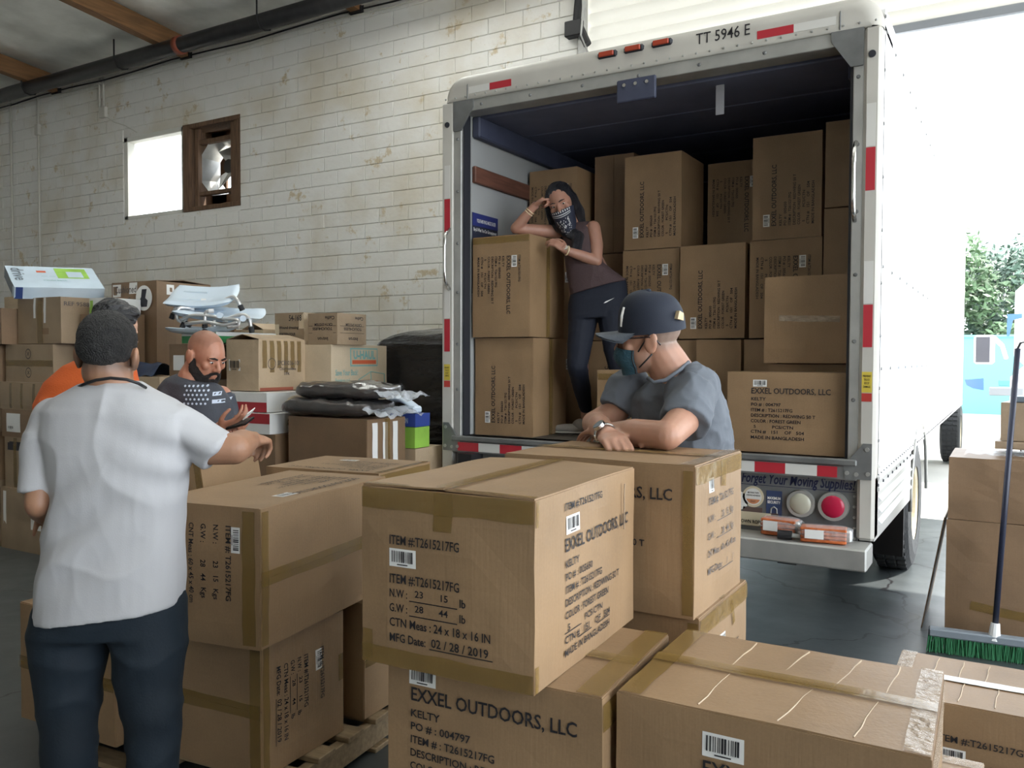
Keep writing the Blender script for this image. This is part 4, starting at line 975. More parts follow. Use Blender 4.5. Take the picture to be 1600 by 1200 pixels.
tag(MB().grid(lambda i, j: (-5.95 + .5 * i, 3.98 + .22 * j, 1.42 + .10 * math.sin(j * 3.1) + .03 * noise.noise(V((i * 4, j * 4, 0)))), 14, 10).build('folded_tarp', 'tarp', smooth=True), 'dark navy tarp folded on the cartons beside the bald man', 'tarp')
Carton('carton below the folded navy tarp', -5.72, -5.36, 3.98, 4.5, .7, 1.42, 'kraft3'); Carton('floor carton below the tarp stack', -5.72, -5.36, 3.98, 4.5, 0, .7, 'kraft4')
b = Carton('small carton with a square label left of the bald head', -5.34, -5.12, 4.05, 4.5, 1.40, 1.66, 'kraft2'); b.patch('f', -.06, -.06, .06, .05, 'label', 'paper_label')
Carton('carton below the square label carton', -5.34, -4.95, 4.05, 4.5, .7, 1.40, 'kraft4'); Carton('floor carton behind the bald man', -5.34, -4.95, 4.05, 4.5, 0, .7, 'kraft2')
gb = Carton('flat green and white box above the bald head', -5.16, -4.80, 4.02, 4.62, 1.665, 1.745, 'green', name='flat_box', bulge=.001); gb.patch('t', -.18, -.3, .18, .3, 'cwhite', 'white_lid', .002); gb.patch('f', -.18, .012, .18, .04, 'cwhite', 'white_band'); gb.patch('r', -.3, .012, .3, .04, 'cwhite', 'white_band', .001)
gb.text('r', [('Medi', 0, 0, .06, .14)], -.16, -.032, mat='label', shear=.3)

# shower chairs on top
M['molded'] = mat('pale_blue_molded_plastic', (.60, .70, .80), .35); M['alutube'] = mat('brushed_tube', (.62, .62, .62), .3, .7)
def seat_shell(parent, mx, w, d, th=.05, nm='seat'):
    def fn(sg):
        def g(i, j):
            x, y = (i - .5), (j - .5); e = 1 - .22 * max(0, abs(2 * y) - .3) ** 2
            z = .035 * (2 * x) ** 2 * (1 if x > 0 else .3) - .03 * math.cos(math.pi * y) + sg * th / 2 * (1 - max(abs(2 * x), abs(2 * y)) ** 10)
            return mx @ V((x * w * e, y * d, z))
        return g
    m = MB().grid(fn(1), 18, 14); g = MB().grid(lambda i, j: fn(-1)(1 - i, j), 18, 14); m.add(g.v, g.f)
    o = m.build(nm, 'molded', parent, True)
    return o
def chair(label, c, rot, w, d, legs):
    t = thing('shower_chair', label, 'chair', c, group='shower chairs on the pile')
    mx = Matrix.Translation(c) @ rot.to_4x4(); s = seat_shell(t, mx, w, d)
    for k in (-1, 1): MB().cbox((-.16, k * .07 - .012, -.012), (.02, k * .07 + .012, .006), .01, mx).build('slot', 'dblue', s)
    for pts in legs:
        l = MB().tube(pts, .0135, 8).build('leg', 'alutube', t, True)
        p, q = V(pts[-1]), V(pts[-2]); MB().cyl(p, p + (p - q).normalized() * .04, .019, n=10).build('rubber_foot', 'black', l)
        MB().cyl(V(pts[0]) - V((.012, .012, 0)), V(pts[0]) + V((.012, .012, .0)), .016, n=8).build('rivet', 'white', l)
Rz = lambda a: Matrix.Rotation(math.radians(a), 3, 'Z'); Rx = lambda a: Matrix.Rotation(math.radians(a), 3, 'X'); Ry = lambda a: Matrix.Rotation(math.radians(a), 3, 'Y')
def bez(*p):
    p = [V(q) for q in p]; out = []
    for i in range(len(p) - 1):
        a, b_, c_, d_ = p[max(i - 1, 0)], p[i], p[i + 1], p[min(i + 2, len(p) - 1)]
        for k in range(5):
            t = k / 5; out.append(.5 * ((2 * b_) + (c_ - a) * t + (2 * a - 5 * b_ + 4 * c_ - d_) * t * t + (3 * b_ - a - 3 * c_ + d_) * t ** 3))
    return out + [p[-1]]
chair('upper pale blue molded shower chair seat tilted on the pile', (-5.094, 4.147, 2.010), Rz(30) @ Rx(28) @ Ry(2), .50, .34,
      [bez((-5.044, 4.118, 1.974), (-5.116, 4.075, 1.956), (-5.161, 3.989, 1.934), (-5.187, 3.971, 1.878)), bez((-4.937, 4.181, 1.966), (-4.870, 4.222, 2.003), (-4.798, 4.206, 1.981), (-4.777, 4.217, 1.940))])
chair('lower pale blue shower chair with bent tube legs', (-4.943, 4.175, 1.887), Rz(32) @ Rx(14) @ Ry(7), .62, .36,
      [bez((-4.854, 4.110, 1.845), (-4.991, 4.029, 1.877), (-5.054, 3.992, 1.858), (-5.076, 3.976, 1.812)), bez((-4.786, 4.091, 1.829), (-4.697, 4.145, 1.866), (-4.646, 4.175, 1.848), (-4.629, 4.183, 1.780)),
       bez((-5.073, 4.040, 1.916), (-5.110, 3.960, 1.913), (-5.120, 3.951, 1.840), (-5.069, 3.981, 1.808)), bez((-4.831, 4.008, 1.890), (-4.862, 3.990, 1.881), (-4.869, 3.984, 1.827), (-4.868, 3.983, 1.795))])
t = thing('folded_walker', 'folded aluminium frame tangled with the shower chairs', 'walker frame', (-4.832, 4.063, 1.816))
for pts in (bez((-5.054, 3.932, 1.828), (-4.947, 3.939, 1.858), (-4.831, 4.007, 1.854), (-4.745, 4.057, 1.827)), bez((-4.984, 3.914, 1.799), (-4.827, 3.950, 1.811), (-4.712, 4.017, 1.790), (-4.629, 4.068, 1.812)), bez((-4.756, 4.028, 1.835), (-4.636, 4.064, 1.825), (-4.628, 4.067, 1.785), (-4.693, 4.028, 1.776))):
    MB().tube(pts, .012, 8).build('frame_tube', 'alutube', t, True)
for p in ((-4.736, 4.005, 1.856), (-4.598, 4.086, 1.834)): MB().cyl(V(p), V(p) + V((.03, -.03, 0)), .022, n=12).build('joint', 'molded', t)
t = thing('shower_bench_seat', 'flat molded seat panel under the shower chairs', 'seat', (-4.999, 4.079, 1.774)); seat_shell(t, Matrix.Translation((-4.999, 4.079, 1.774)) @ Rz(30).to_4x4() @ Rx(4).to_4x4(), .46, .34, .03, 'seat_panel')
MB().cyl((-4.852, 4.052, 1.829), (-4.851, 4.051, 1.775), .014, n=8).build('tube_stub', 'alutube', t)

# taped carton and the boxes round it
b = Carton('taped carton with a printed stock code and domed top', -4.79, -4.47, 4.06, 4.50, 1.335, 1.69, 'kraft3', bulge=.008); b.o.location.x = -4.58
b.flaps('t', 'v', lift=.035, tape=False)
for k in range(6): b.strip('r', -.17 + k * .065, .17, -.17 + k * .065, -.02 - .03 * (k % 2), .04)
for k in range(5): b.strip('t', -.14, -.16 + k * .08, .14, -.16 + k * .08, .035, off=.02)
b.text('r', [('SPC83036-100', 0, .02, .045, .22), ('Chlorhexidine', .02, -.015, .03, .16), ('1/PK', .06, -.05, .03, .06)], -.06, -.02, mat='ink2'); b.code('f', -.13, -.04, .12, .08); b.patch('r', -.21, -.178, .1, -.155, 'stain', 'red_stain')
ringmark(b, 'r', -.11, .01, .035, 'ink2')
for k, (lab, z0, z1, dx) in enumerate((('upper flat red and white box under the taped carton', 1.20, 1.33, 0), ('lower flat red and white box with a black figure print', 1.06, 1.195, .08))):
    r_ = Carton(lab, -4.84 + dx, -4.26 + dx, 3.98 - .05 * k, 4.36, z0, z1, 'cwhite', name='flat_box', bulge=.001)
    hh = (z1 - z0) / 2
    r_.patch('f', -.29, (-hh if k == 0 else 0.0), .29, (0.0 if k == 0 else hh), 'cred', 'red_band', .001); r_.patch('f', -.22 + .1 * k, .02 if k == 0 else -.05, -.19 + .1 * k, .04 if k == 0 else -.02, 'ink', 'print_mark', .002)
    if k: r_.text('r', [('88', 0, 0, .07, .06)], -.06, -.02)
b = Carton('open brown carton below the flat red and white boxes', -4.62, -4.15, 3.95, 4.35, .55, 1.055, 'kraft2'); b.flaps('t', 'u', tape=False, lift=.004); Carton('floor carton under the open brown one', -4.62, -4.15, 3.95, 4.4, 0, .55, 'kraft4')
Carton('carton carrying the taped carton stack', -4.94, -4.79, 4.0, 4.5, .6, 1.2, 'kraft2'); Carton('floor carton at the back of the red box stack', -4.94, -4.66, 4.0, 4.5, 0, .6, 'kraft4')
b = Carton('plain dark brown carton under the bagged cushions', -4.06, -3.40, 3.98, 4.36, .58, 1.185, 'kraft2', bulge=.003); b.flaps('r', 'v', tape=True)
for k in range(3): b.strip('r', -.12 + .1 * k, -.28, -.12 + .1 * k, .28, .05, mat='label')
Carton('floor carton under the plain dark brown one', -4.06, -3.42, 3.98, 4.4, 0, .575, 'kraft4')
# bagged cushions
M['cush'] = mat('dark_cushion', (.016, .013, .012), .3, var=.5, vs=14, c2=(.04, .03, .025), bump=1.0, bs=9, coat=1.0); M['bag'] = mat('clear_bag', (.6, .65, .7), .1, alpha=.03, bump=1.0, bs=12); M['bage'] = mat('bunched_film', (.85, .90, .97), .1, alpha=.38, bump=1.0, bs=10)
def cushion(label, c, L_, D_, H, rz, seed):
    t = thing('bagged_cushion', label, 'cushion', c, (0, 0, rz), 'bagged cushions')
    def lump(s, ex, nz):
        def fn(i, j):
            th = -math.pi + 2 * math.pi * i; ph = -math.pi / 2 + math.pi * j
            f = lambda v, e: math.copysign(abs(v) ** e, v)
            p = V((f(math.cos(ph), ex) * f(math.cos(th), ex) * L_ / 2, f(math.cos(ph), ex) * f(math.sin(th), ex) * D_ / 2, f(math.sin(ph), .6) * H / 2)) * s
            q = noise.noise(p * 9 + V((seed, 0, 0))) * nz + noise.noise(p * 22 + V((seed, 4, 0))) * nz * .45
            return p + p.normalized() * q * .6 + V((0, 0, H / 2 + q))
        return fn
    MB().grid(lump(1, .45, .02), 48, 20).build('cushion', 'cush', t, True, local=True)
    MB().grid(lump(1.035, .4, .022), 40, 18).build('plastic_bag', 'bag', t, True, local=True)
    # flattened open end of the bag, to the right
    def fl(i, j):
        x = L_ * .46 + .17 * i; y = (j - .5) * D_ * (1.0 + .25 * i)
        return (x, y, H * (.5 - .35 * i) + .025 * noise.noise(V((i * 4 + seed, j * 6, 2))) * (1 + i))
    MB().grid(fl, 10, 14).build('bag_end', 'bage', t, True, local=True)
cushion('lower dark cushion in a clear plastic bag on the brown carton', (-3.80, 4.16, 1.19), .72, .42, .115, .12, 1.0)
cushion('upper dark cushion in a crumpled clear bag', (-3.74, 4.20, 1.30), .66, .40, .11, .16, 5.0)

# moving company box, two printed cartons, tan carton
b = Carton('moving company carton with a bordered logo and teal print', -4.60, -4.14, 4.50, 5.12, .55, 1.655, 'kraft5', bulge=.004); b.o.location.x = -4.40
b.flaps('t', 'v', tape=True)
c, r, u, n = b.frame('r'); o = c + n * .002
def rect(mt, x0, z0, x1, z1, nm, dz=0.0): b.patch('r', x0, z0, x1, z1, mt, nm, dz)
rect('teal', -.11, .40, .20, .535, 'logo_border'); rect('kraft5', -.10, .41, .19, .525, 'logo_field', .001); rect('orange_p', -.09, .418, .18, .446, 'logo_bar', .002)
b.text('r', [('U-HAUL', 0, 0, .085, .25)], -.08, .456, mat='teal', bold=.04, off=.002); b.text('r', [('Save Your Back!', 0, .06, .06, .24), ('Furniture and', 0, .01, .042, .15), ('Appliance Dollies', 0, -.035, .042, .2)], -.27, .275, mat='teal')
MB().tube([b.dr(o + r * x + u * z, n, .001) for x, z in ((-.02, .20), (-.02, .30), (.12, .36), (.28, .34), (.28, .21), (.12, .22), (.12, .36))], .004, 5).build('box_drawing', 'teal', b.o, local=True); rect('orange_p', .16, .22, .20, .29, 'drawing_mark', .003)
b.text('f', [('HEAVY!', 0, 0, .06, .18)], .02, .12)
b = Carton('printed carton lettered 54-168 on the moving company box', -4.78, -4.48, 4.58, 4.97, 1.66, 1.90, 'kraft5'); b.text('f', [('54-168', 0, .06, .06, .13), ('Wound dressing', -.1, .0, .03, .2), ('FORTEEN FOUR', -.1, -.05, .03, .17)], .0, 0, mat='ink')
b.o.location.x = -4.66; b.patch('f', -.15, -.12, .15, .12, 'kraft4', 'shaded_front')  # darker patch over the front face, its shade put into the colour
b = Carton('upside down printed carton at the front of the moving company box', -4.47, -4.19, 4.51, 4.82, 1.66, 1.885, 'kraft4')
b.o.location.x = -4.26
for f_ in 'fr':
    b.text(f_, [('Intron', -.06, .06, .035, .1), ('TOUCHLESS', -.1, -.01, .028, .19), ('CATH SYSTEM', -.1, -.04, .028, .17), ('Cathe', -.12, -.09, .035, .09)], 0, 0, q=2, mat='ink'); b.rules(f_, [(-.13, .13, .0), (-.13, .13, -.05)], 0, .02)
b = Carton('small tan carton with peaked flaps behind the taped carton', -5.22, -4.98, 4.62, 4.9, 1.2, 1.78, 'kraft3'); b.flaps('t', 'v', tape=False, lift=.05); Carton('carton under the peaked tan one', -5.22, -4.98, 4.62, 4.95, .5, 1.2, 'kraft2')
b = Carton('open dark carton with a raised flap behind the shower chair legs', -5.45, -5.22, 4.55, 4.85, 1.15, 1.78, 'kraft2'); MB().cbox((-.1, -.14, .63), (.12, -.135, .78), .001).build('raised_flap', 'kraft2', b.o, local=True)
# shrink wrapped black pallet
M['wrap'] = mat('black_stretch_film', (.012, .013, .016), .16, bump=1.0, bs=5, stretch=(1, 1, 5))
t = thing('wrapped_pallet_load', 'pallet load shrink wrapped in glossy black film beside the truck', 'pallet load', (-3.93, 5.75, 0))
def wr(i, j):
    a = 2 * math.pi * i; f = lambda v: math.copysign(abs(v) ** .28, v)
    s = 1 - .0 * j; z = 1.66 * j
    p = V((f(math.cos(a)) * .49, f(math.sin(a)) * .52, z))
    p += p.normalized() * (.05 * noise.noise(V((p.x * 3, p.y * 3, z * 7))) + .02 * noise.noise(V((p.x * 12, p.y * 12, z * 30)))); p.z = z
    return V((-3.93, 5.72, .0)) + p
MB().grid(wr, 72, 60).build('film_sides', 'wrap', t, True)
def wt(i, j):
    a = 2 * math.pi * i; f = lambda v: math.copysign(abs(v) ** .28, v); q = math.cos(j * math.pi / 2)
    return V((-3.93 + f(math.cos(a)) * .49 * q, 5.72 + f(math.sin(a)) * .52 * q, 1.655 + .15 * math.sin(j * math.pi / 2) + .015 * noise.noise(V((math.cos(a) * 4 * q, math.sin(a) * 4 * q, 1)))))
MB().grid(wt, 72, 14).build('film_top', 'wrap', t, True)
# bright little cartons beside the truck post
b = Carton('deep blue box with a pink shell logo above the lime one', -3.70, -3.345, 4.40, 4.56, 1.115, 1.20, 'cblue', name='flat_box', bulge=.001); b.text('f', [('MASSAGING CUSHION', 0, 0, .05, .24)], -.12, -.02, mat='dblue')
ringmark(b, 'f', -.145, 0, .02, 'pinkish')
b.o.location = (-3.52, 4.475, 1.115)
b = Carton('lime green box with a pale front panel', -3.68, -3.33, 4.28, 4.44, .975, 1.112, 'lime', name='flat_box', bulge=.001); b.patch('f', -.175, -.065, .03, .05, 'pinkish', 'front_panel'); b.text('f', [('nova', 0, 0, .035, .07)], -.08, .0, mat='cred', off=.001); ringmark(b, 'f', -.11, -.03, .022)
b.o.location = (-3.52, 4.475, .975)
b = Carton('plastic covered carton below the lime box', -3.72, -3.33, 4.2, 4.5, .5, .972, 'kraft3'); b.patch('t', -.19, -.14, .19, .14, 'bag', 'plastic_sheet', .004); b.o.location = (-3.54, 4.55, .5)
Carton('floor carton nearest the truck\'s rear post', -3.735, -3.345, 4.40, 4.70, 0, .498, 'kraft4')
t = thing('bath_step_handle', 'pale grey molded bath aid lying on the blue box', 'bath aid', (-3.52, 4.47, 1.2))
def hd(i, j):
    a = math.pi * (.1 + .8 * i); p = V((-3.54 + .15 * (2 * i - 1), 4.47 + .05 * math.cos(2 * math.pi * j), 1.205 + .085 * math.sin(a) + .02 * math.sin(2 * math.pi * j)))
    return p
MB().grid(hd, 18, 14).build('grip', 'molded', t, True); MB().cbox((-3.47, 4.41, 1.202), (-3.36, 4.5, 1.25), .02).build('grip_end', 'molded', t)

# ================================================================ people
def skin_mat(name, c, tintc):
    m, t, b = nt(name); N, L = t.nodes, t.links
    at = N.new('ShaderNodeAttribute'); at.attribute_name = 'tint'
    n = N.new('ShaderNodeTexNoise'); n.inputs['Scale'].default_value = 22; L.new(N.new('ShaderNodeTexCoord').outputs['Object'], n.inputs['Vector'])
    r = N.new('ShaderNodeValToRGB'); r.color_ramp.elements[0].color = (c[0] * .86, c[1] * .80, c[2] * .78, 1); r.color_ramp.elements[1].color = (min(1, c[0] * 1.1), min(1, c[1] * 1.1), min(1, c[2] * 1.1), 1)
    L.new(n.outputs['Fac'], r.inputs[0])
    mx = N.new('ShaderNodeMix'); mx.data_type = 'RGBA'; mx.inputs['B'].default_value = (*tintc, 1)
    L.new(at.outputs['Fac'], mx.inputs['Factor']); L.new(r.outputs[0], mx.inputs['A']); L.new(mx.outputs['Result'], b.inputs['Base Color'])
    b.inputs['Roughness'].default_value = .48; b.inputs['Subsurface Weight'].default_value = .12; b.inputs['Subsurface Radius'].default_value = (.012, .004, .002); b.inputs['Subsurface Scale'].default_value = 1
    n2 = N.new('ShaderNodeTexNoise'); n2.inputs['Scale'].default_value = 260; L.new(N.new('ShaderNodeTexCoord').outputs['Object'], n2.inputs['Vector'])
    bp = N.new('ShaderNodeBump'); bp.inputs['Strength'].default_value = .15; bp.inputs['Distance'].default_value = .002; L.new(n2.outputs['Fac'], bp.inputs['Height']); L.new(bp.outputs[0], b.inputs['Normal'])
    return m

def remesh(mb, name, mt, parent, voxel=.006, it=6, disp=None, tint=None):
    me = mb.mesh('tmp'); o = bpy.data.objects.new('tmp', me); col.objects.link(o)
    r = o.modifiers.new('r', 'REMESH'); r.mode = 'VOXEL'; r.voxel_size = voxel
    s = o.modifiers.new('s', 'SMOOTH'); s.factor = .5; s.iterations = it
    dg = bpy.context.evaluated_depsgraph_get(); dg.update()
    out = bpy.data.meshes.new_from_object(o.evaluated_get(dg)); bpy.data.objects.remove(o); bpy.data.meshes.remove(me)
    out.name = name; out.materials.clear(); out.materials.append(M[mt] if isinstance(mt, str) else mt)
    if disp:
        ns = [v.normal.copy() for v in out.vertices]
        for v, n in zip(out.vertices, ns): v.co += n * disp(v.co, n)
    if tint:
        a = out.attributes.new('tint', 'FLOAT', 'POINT'); a.data.foreach_set('value', [max(0, min(1, tint(v.co))) for v in out.vertices])
    out.polygons.foreach_set('use_smooth', [True] * len(out.polygons)); out.update()
    bvh = BVHTree.FromPolygons([v.co.copy() for v in out.vertices], [tuple(p.vertices) for p in out.polygons])
    return put(name, out, parent), bvh

def limb(mb, pts, rs, n=16):
    pts = [V(p) for p in pts]
    for i in range(len(pts) - 1): mb.cyl(pts[i], pts[i + 1], rs[i], rs[i + 1], n)
    for p, r in zip(pts, rs): mb.ball(p, r, n=14, m=10)

def loft(mb, secs, n=36, ex=.8):
    """secs: (left point, right point, half depth front, half depth back); closed ends"""
    vs = []
    for s in secs:
        L_, R_, hf = V(s[0]), V(s[1]), s[2]; hb = s[3] if len(s) > 3 else s[2]
        c = (L_ + R_) / 2; ax = (R_ - L_) / 2; dp = V((-ax.y, ax.x, 0)).normalized()
        for k in range(n):
            t = 2 * math.pi * k / n; f = lambda v: math.copysign(abs(v) ** ex, v)
            st = f(math.sin(t)); vs.append(c + ax * f(math.cos(t)) + dp * ((hf if st > 0 else hb) * st))
    m = len(secs); fs = [(j * n + k, j * n + (k + 1) % n, (j + 1) * n + (k + 1) % n, (j + 1) * n + k) for j in range(m - 1) for k in range(n)]
    fs += [tuple(range(n))[::-1], tuple(range((m - 1) * n, m * n))]
    mb.add(vs, fs)

class Head:
    def __init__(s, c, fwd, up=(0, 0, 1), k=1.0):
        s.c = V(c); f = V(fwd).normalized(); u = V(up); r = f.cross(u).normalized(); u = r.cross(f)
        s.R = Matrix((r, f, u)).transposed(); s.k = k
    def __call__(s, x, y, z): return s.c + s.R @ (V((x, y, z)) * s.k)
    def inv(s, p): return s.R.transposed() @ (V(p) - s.c) / s.k
    def ell(s, mb, c, r, n=20, m=14): mb.ball(s(*c), V(r) * s.k, s.R, n, m)
    def skin(s, mb, ears=True, jaw=1.0):
        s.ell(mb, (0, -.014, .036), (.076, .097, .083)); s.ell(mb, (0, .020, .01), (.070, .076, .085)); s.ell(mb, (0, .028, -.05), (.060 * jaw, .062, .066))
        s.ell(mb, (0, .046, -.092), (.038 * jaw, .040, .026)); s.ell(mb, (0, .01, -.068), (.056 * jaw, .06, .04))
        for sg in (-1, 1):
            s.ell(mb, (sg * .043, .066, -.022), (.022, .02, .022))                     # cheeks
            s.ell(mb, (sg * .030, .084, .016), (.026, .012, .009))                      # brow
            if ears: s.ell(mb, (sg * .082, -.008, -.012), (.010, .022, .034)); s.ell(mb, (sg * .088, -.020, .0), (.008, .013, .028))
            s.ell(mb, (sg * .011, .098, -.036), (.011, .011, .009))                     # nostrils
            s.ell(mb, (sg * .031, .080, -.003), (.016, .010, .009))                     # lids
        mb.cyl(s(0, .088, .008), s(0, .112, -.033), .008 * s.k, .012 * s.k, 12); s.ell(mb, (0, .108, -.034), (.012, .011, .010))
        s.ell(mb, (0, .084, -.066), (.026, .012, .006)); s.ell(mb, (0, .082, -.076), (.022, .012, .007)); s.ell(mb, (0, .078, -.102), (.018, .014, .014))
    def eyes(s, parent, look=0.0):
        for sg in (-1, 1):
            e = MB(); s.ell(e, (sg * .031, .083, .001), (.0115, .0095, .0065), 14, 10); e = e.build('eye', 'eyew', parent, True)
            i = MB(); s.ell(i, (sg * .031 + look, .0905, -.0005), (.0052, .003, .0052), 12, 8); i.build('iris', 'eyei', e, True)
    def brows(s, parent, mt, th=.0045):
        for sg in (-1, 1): MB().tube([s(sg * .012, .099, .018), s(sg * .03, .0985, .024), s(sg * .05, .085, .019)], [th * s.k * .8, th * s.k, th * s.k * .5], 8).build('eyebrow', mt, parent, True)
M['eyew'] = mat('eye_white', (.62, .60, .57), .25); M['eyei'] = mat('dark_iris', (.02, .013, .01), .15)

def hand(mb, wrist, fwd, back, side, curl=(.5, .5, .5, .5), thumb=.5, k=1.0, spread=.06):
    """fwd: wrist to knuckles; back: out of the back of the hand; side +1: thumb to fwd x back"""
    w, f = V(wrist), V(fwd).normalized(); b = V(back); r = f.cross(b).normalized(); b = r.cross(f).normalized()
    R3 = Matrix((r, f, b)).transposed()
    mb.ball(w + f * .048 * k, V((.041, .052, .0165)) * k, R3, 18, 12); mb.ball(w + f * .072 * k, V((.041, .024, .0145)) * k, R3, 18, 12); mb.cyl(w - f * .01, w + f * .03 * k, .027 * k, .03 * k, 12)
    L_ = ((.042, .026, .021), (.046, .029, .022), (.043, .027, .021), (.033, .021, .018))
    for i in range(4):
        x = (1.5 - i) * .0205 * side * k; p = w + f * (.088 - .004 * abs(i - 1.2)) * k + r * x; a = 0.0; d0 = (f + r * side * (1.5 - i) * spread).normalized()
        pts = [p - f * .02 * k]; pts.append(p); q = p
        for j in range(3):
            a += curl[i] * (1.0, 1.15, .8)[j]; d = d0 * math.cos(a) - b * math.sin(a); q = q + d * L_[i][j] * k; pts.append(q)
        limb(mb, pts, [x_ * k for x_ in (.0095, .0098, .0088, .0080, .0070)], 10)
    p = w + f * .022 * k + r * side * .030 * k; d = (f * .62 + r * side * .75 - b * .25 * thumb).normalized(); q1 = p + d * .042 * k
    d = (f * .9 + r * side * .35 - b * .7 * thumb).normalized(); q2 = q1 + d * .033 * k; d = (f * .95 - b * .8 * thumb - r * side * .1).normalized()
    limb(mb, [w + f * .012 * k + r * side * .012 * k, p, q1, q2, q2 + d * .026 * k], [x_ * k for x_ in (.016, .0165, .0115, .0098, .0085)], 10)

def folds(amp, sc, seed=0.0, an=(1, 1, 1)):
    def f(p, n):
        q = V((p.x * an[0], p.y * an[1], p.z * an[2])) * sc + V((seed, seed * .7, 0))
        a = noise.noise(q); b = noise.noise(q * 2.3 + V((3, 1, 7)))
        return amp * ((1 - abs(a)) ** 4 * 1.3 - .4 + .35 * b)
    return f

def person(label, loc): return thing('person', label, 'person', loc)
def shoes(t, pts, mt='black', sole='black'):
    for (p, d) in pts:
        p, d = V(p), V(d).normalized(); m = MB(); s = d.cross(V((0, 0, 1))); R3 = Matrix((s, d, V((0, 0, 1)))).transposed()
        m.ball(p + d * .05 + V((0, 0, .035)), (.046, .13, .035), R3, 16, 10); m.ball(p - d * .02 + V((0, 0, .055)), (.042, .06, .05), R3, 14, 10)
        o = m.build('shoe', mt, t, True); MB().ball(p + d * .05 + V((0, 0, .012)), (.049, .135, .012), R3, 18, 8).build('sole', sole, o, True)

# ---------------------------------------------------------------- man in white, seen from behind
M['skin_w'] = skin_mat('tan_skin', (0.344, 0.185, 0.112), (.04, .03, .025))
M['tee_w'] = mat('white_jersey', (.43, .43, .445), .8, bump=.05, bs=260); M['hair_b'] = mat('short_black_hair', (.010, .010, .011), .6, var=.6, vs=60, c2=(.028, .027, .026), bump=1.0, bs=220)
M['jeans'] = mat('dark_navy_trousers', (.0025, .010, .019), .8, var=.3, vs=3, bump=.08, bs=140)
t = person('man in a white T-shirt seen from behind, reaching to a carton', (-2.24, 1.45, 0)); wp = t
Fw = V((-.60, .80, 0)).normalized(); Rw = V((.80, .60, 0)).normalized()
h = Head((-2.269, 1.515, 1.573), Fw + V((.05, 0, -.10)), (0.0, .06, 1), .96)
s = MB(); h.skin(s, True, 1.05)
limb(s, [h(0, -.022, -.05), (-2.255, 1.509, 1.504), (-2.263, 1.513, 1.415)], [.062, .064, .085])
loft(s, [((-2.371, 1.450, 1.433), (-2.146, 1.583, 1.430), .07), ((-2.401, 1.428, 1.321), (-2.080, 1.619, 1.322), .10), ((-2.381, 1.432, 1.115), (-2.100, 1.599, 1.116), .10), ((-2.401, 1.412, 0.891), (-2.096, 1.594, 0.892), .10)])
EL, WL = V((-2.378, 1.365, 1.148)), V((-2.575, 1.502, 1.073))
limb(s, [(-2.397, 1.432, 1.386), (-2.403, 1.396, 1.277), EL, (EL + WL) / 2 + V((0, 0, .004)), WL], [.048, .040, .037, .040, .030])
hand(s, WL, (WL - EL), (0.2, .1, 1), 1, (.35, .35, .4, .45))
ER, WR = V((-1.961, 1.706, 1.300)), V((-2.066, 1.859, 1.306))
limb(s, [(-2.082, 1.619, 1.363), (-2.013, 1.661, 1.303), ER, ER * .5 + WR * .5 + V((0, 0, .003)), WR], [.052, .050, .047, .044, .031])
hand(s, WR, V((-2.094, 1.924, 1.304)) - WR, (.15, .2, 1), -1, (.85, .82, .85, .9), .9, 1.0, .02)
body, _ = remesh(s, 'body', 'skin_w', t, .005, 5, tint=lambda p: (lambda q: .75 * max(0, 1 - abs(q.z + .035) / .045) * (q.y < .03))(h.inv(p)))
s = MB(); h.ell(s, (0, -.018, .044), (.082, .102, .092), 28, 20); h.ell(s, (0, -.034, .016), (.079, .083, .056), 28, 20); h.ell(s, (0, -.062, -.012), (.055, .042, .030))
remesh(s, 'hair', 'hair_b', t, .005, 4, folds(.0018, 40))
MB().tube([(-2.325, 1.444, 1.475), (-2.261, 1.430, 1.490), (-2.216, 1.440, 1.503), (-2.176, 1.458, 1.509), (-2.142, 1.484, 1.505), (-2.127, 1.510, 1.494), (-2.148, 1.549, 1.480)], .0045, 8).build('neck_cord', 'black', t, True)
s = MB()
loft(s, [((-2.330, 1.470, 1.493), (-2.186, 1.556, 1.493), .062), ((-2.356, 1.455, 1.476), (-2.157, 1.573, 1.475), .082), ((-2.397, 1.429, 1.448), (-2.099, 1.606, 1.445), .10), ((-2.428, 1.409, 1.414), (-2.046, 1.636, 1.406), .112), ((-2.427, 1.408, 1.349), (-2.045, 1.634, 1.341), .122),
         ((-2.410, 1.415, 1.265), (-2.057, 1.625, 1.266), .13), ((-2.395, 1.421, 1.181), (-2.068, 1.615, 1.183), .132), ((-2.397, 1.416, 1.088), (-2.074, 1.608, 1.089), .13), ((-2.414, 1.403, 0.995), (-2.069, 1.608, 1.002), .135), ((-2.422, 1.394, 0.892), (-2.065, 1.607, 0.921), .14), ((-2.423, 1.390, 0.804), (-2.068, 1.603, 0.854), .142)], ex=.85)
limb(s, [(-2.396, 1.428, 1.384), (-2.415, 1.408, 1.321)], [.066, .060]); s.cyl((-2.412, 1.410, 1.340), (-2.399, 1.378, 1.174), .062, .055, 20)
limb(s, [(-2.087, 1.610, 1.371), (-2.058, 1.627, 1.349)], [.064, .062]); s.cyl((-2.078, 1.616, 1.363), (-1.995, 1.674, 1.292), .064, .061, 20)
base = folds(.0055, 5.0, 1.0, (1, 1, .8)); fine = folds(.002, 14, 4.0, (1, 1, .5))
ap = V((-2.024, 1.581, 1.301)); wv = V((-2.265, 1.371, 1.046))
def wd(p, n):
    d1 = (p - ap).length; d2 = (p - wv).length
    r = .006 * math.exp(-d1 * d1 / .02) * math.sin(60 * (p.z + .6 * p.x)) + .006 * math.exp(-d2 * d2 / .035) * math.sin(42 * (p.z - .7 * p.x))
    return base(p, n) * .9 + fine(p, n) * .5 + r * 1.2
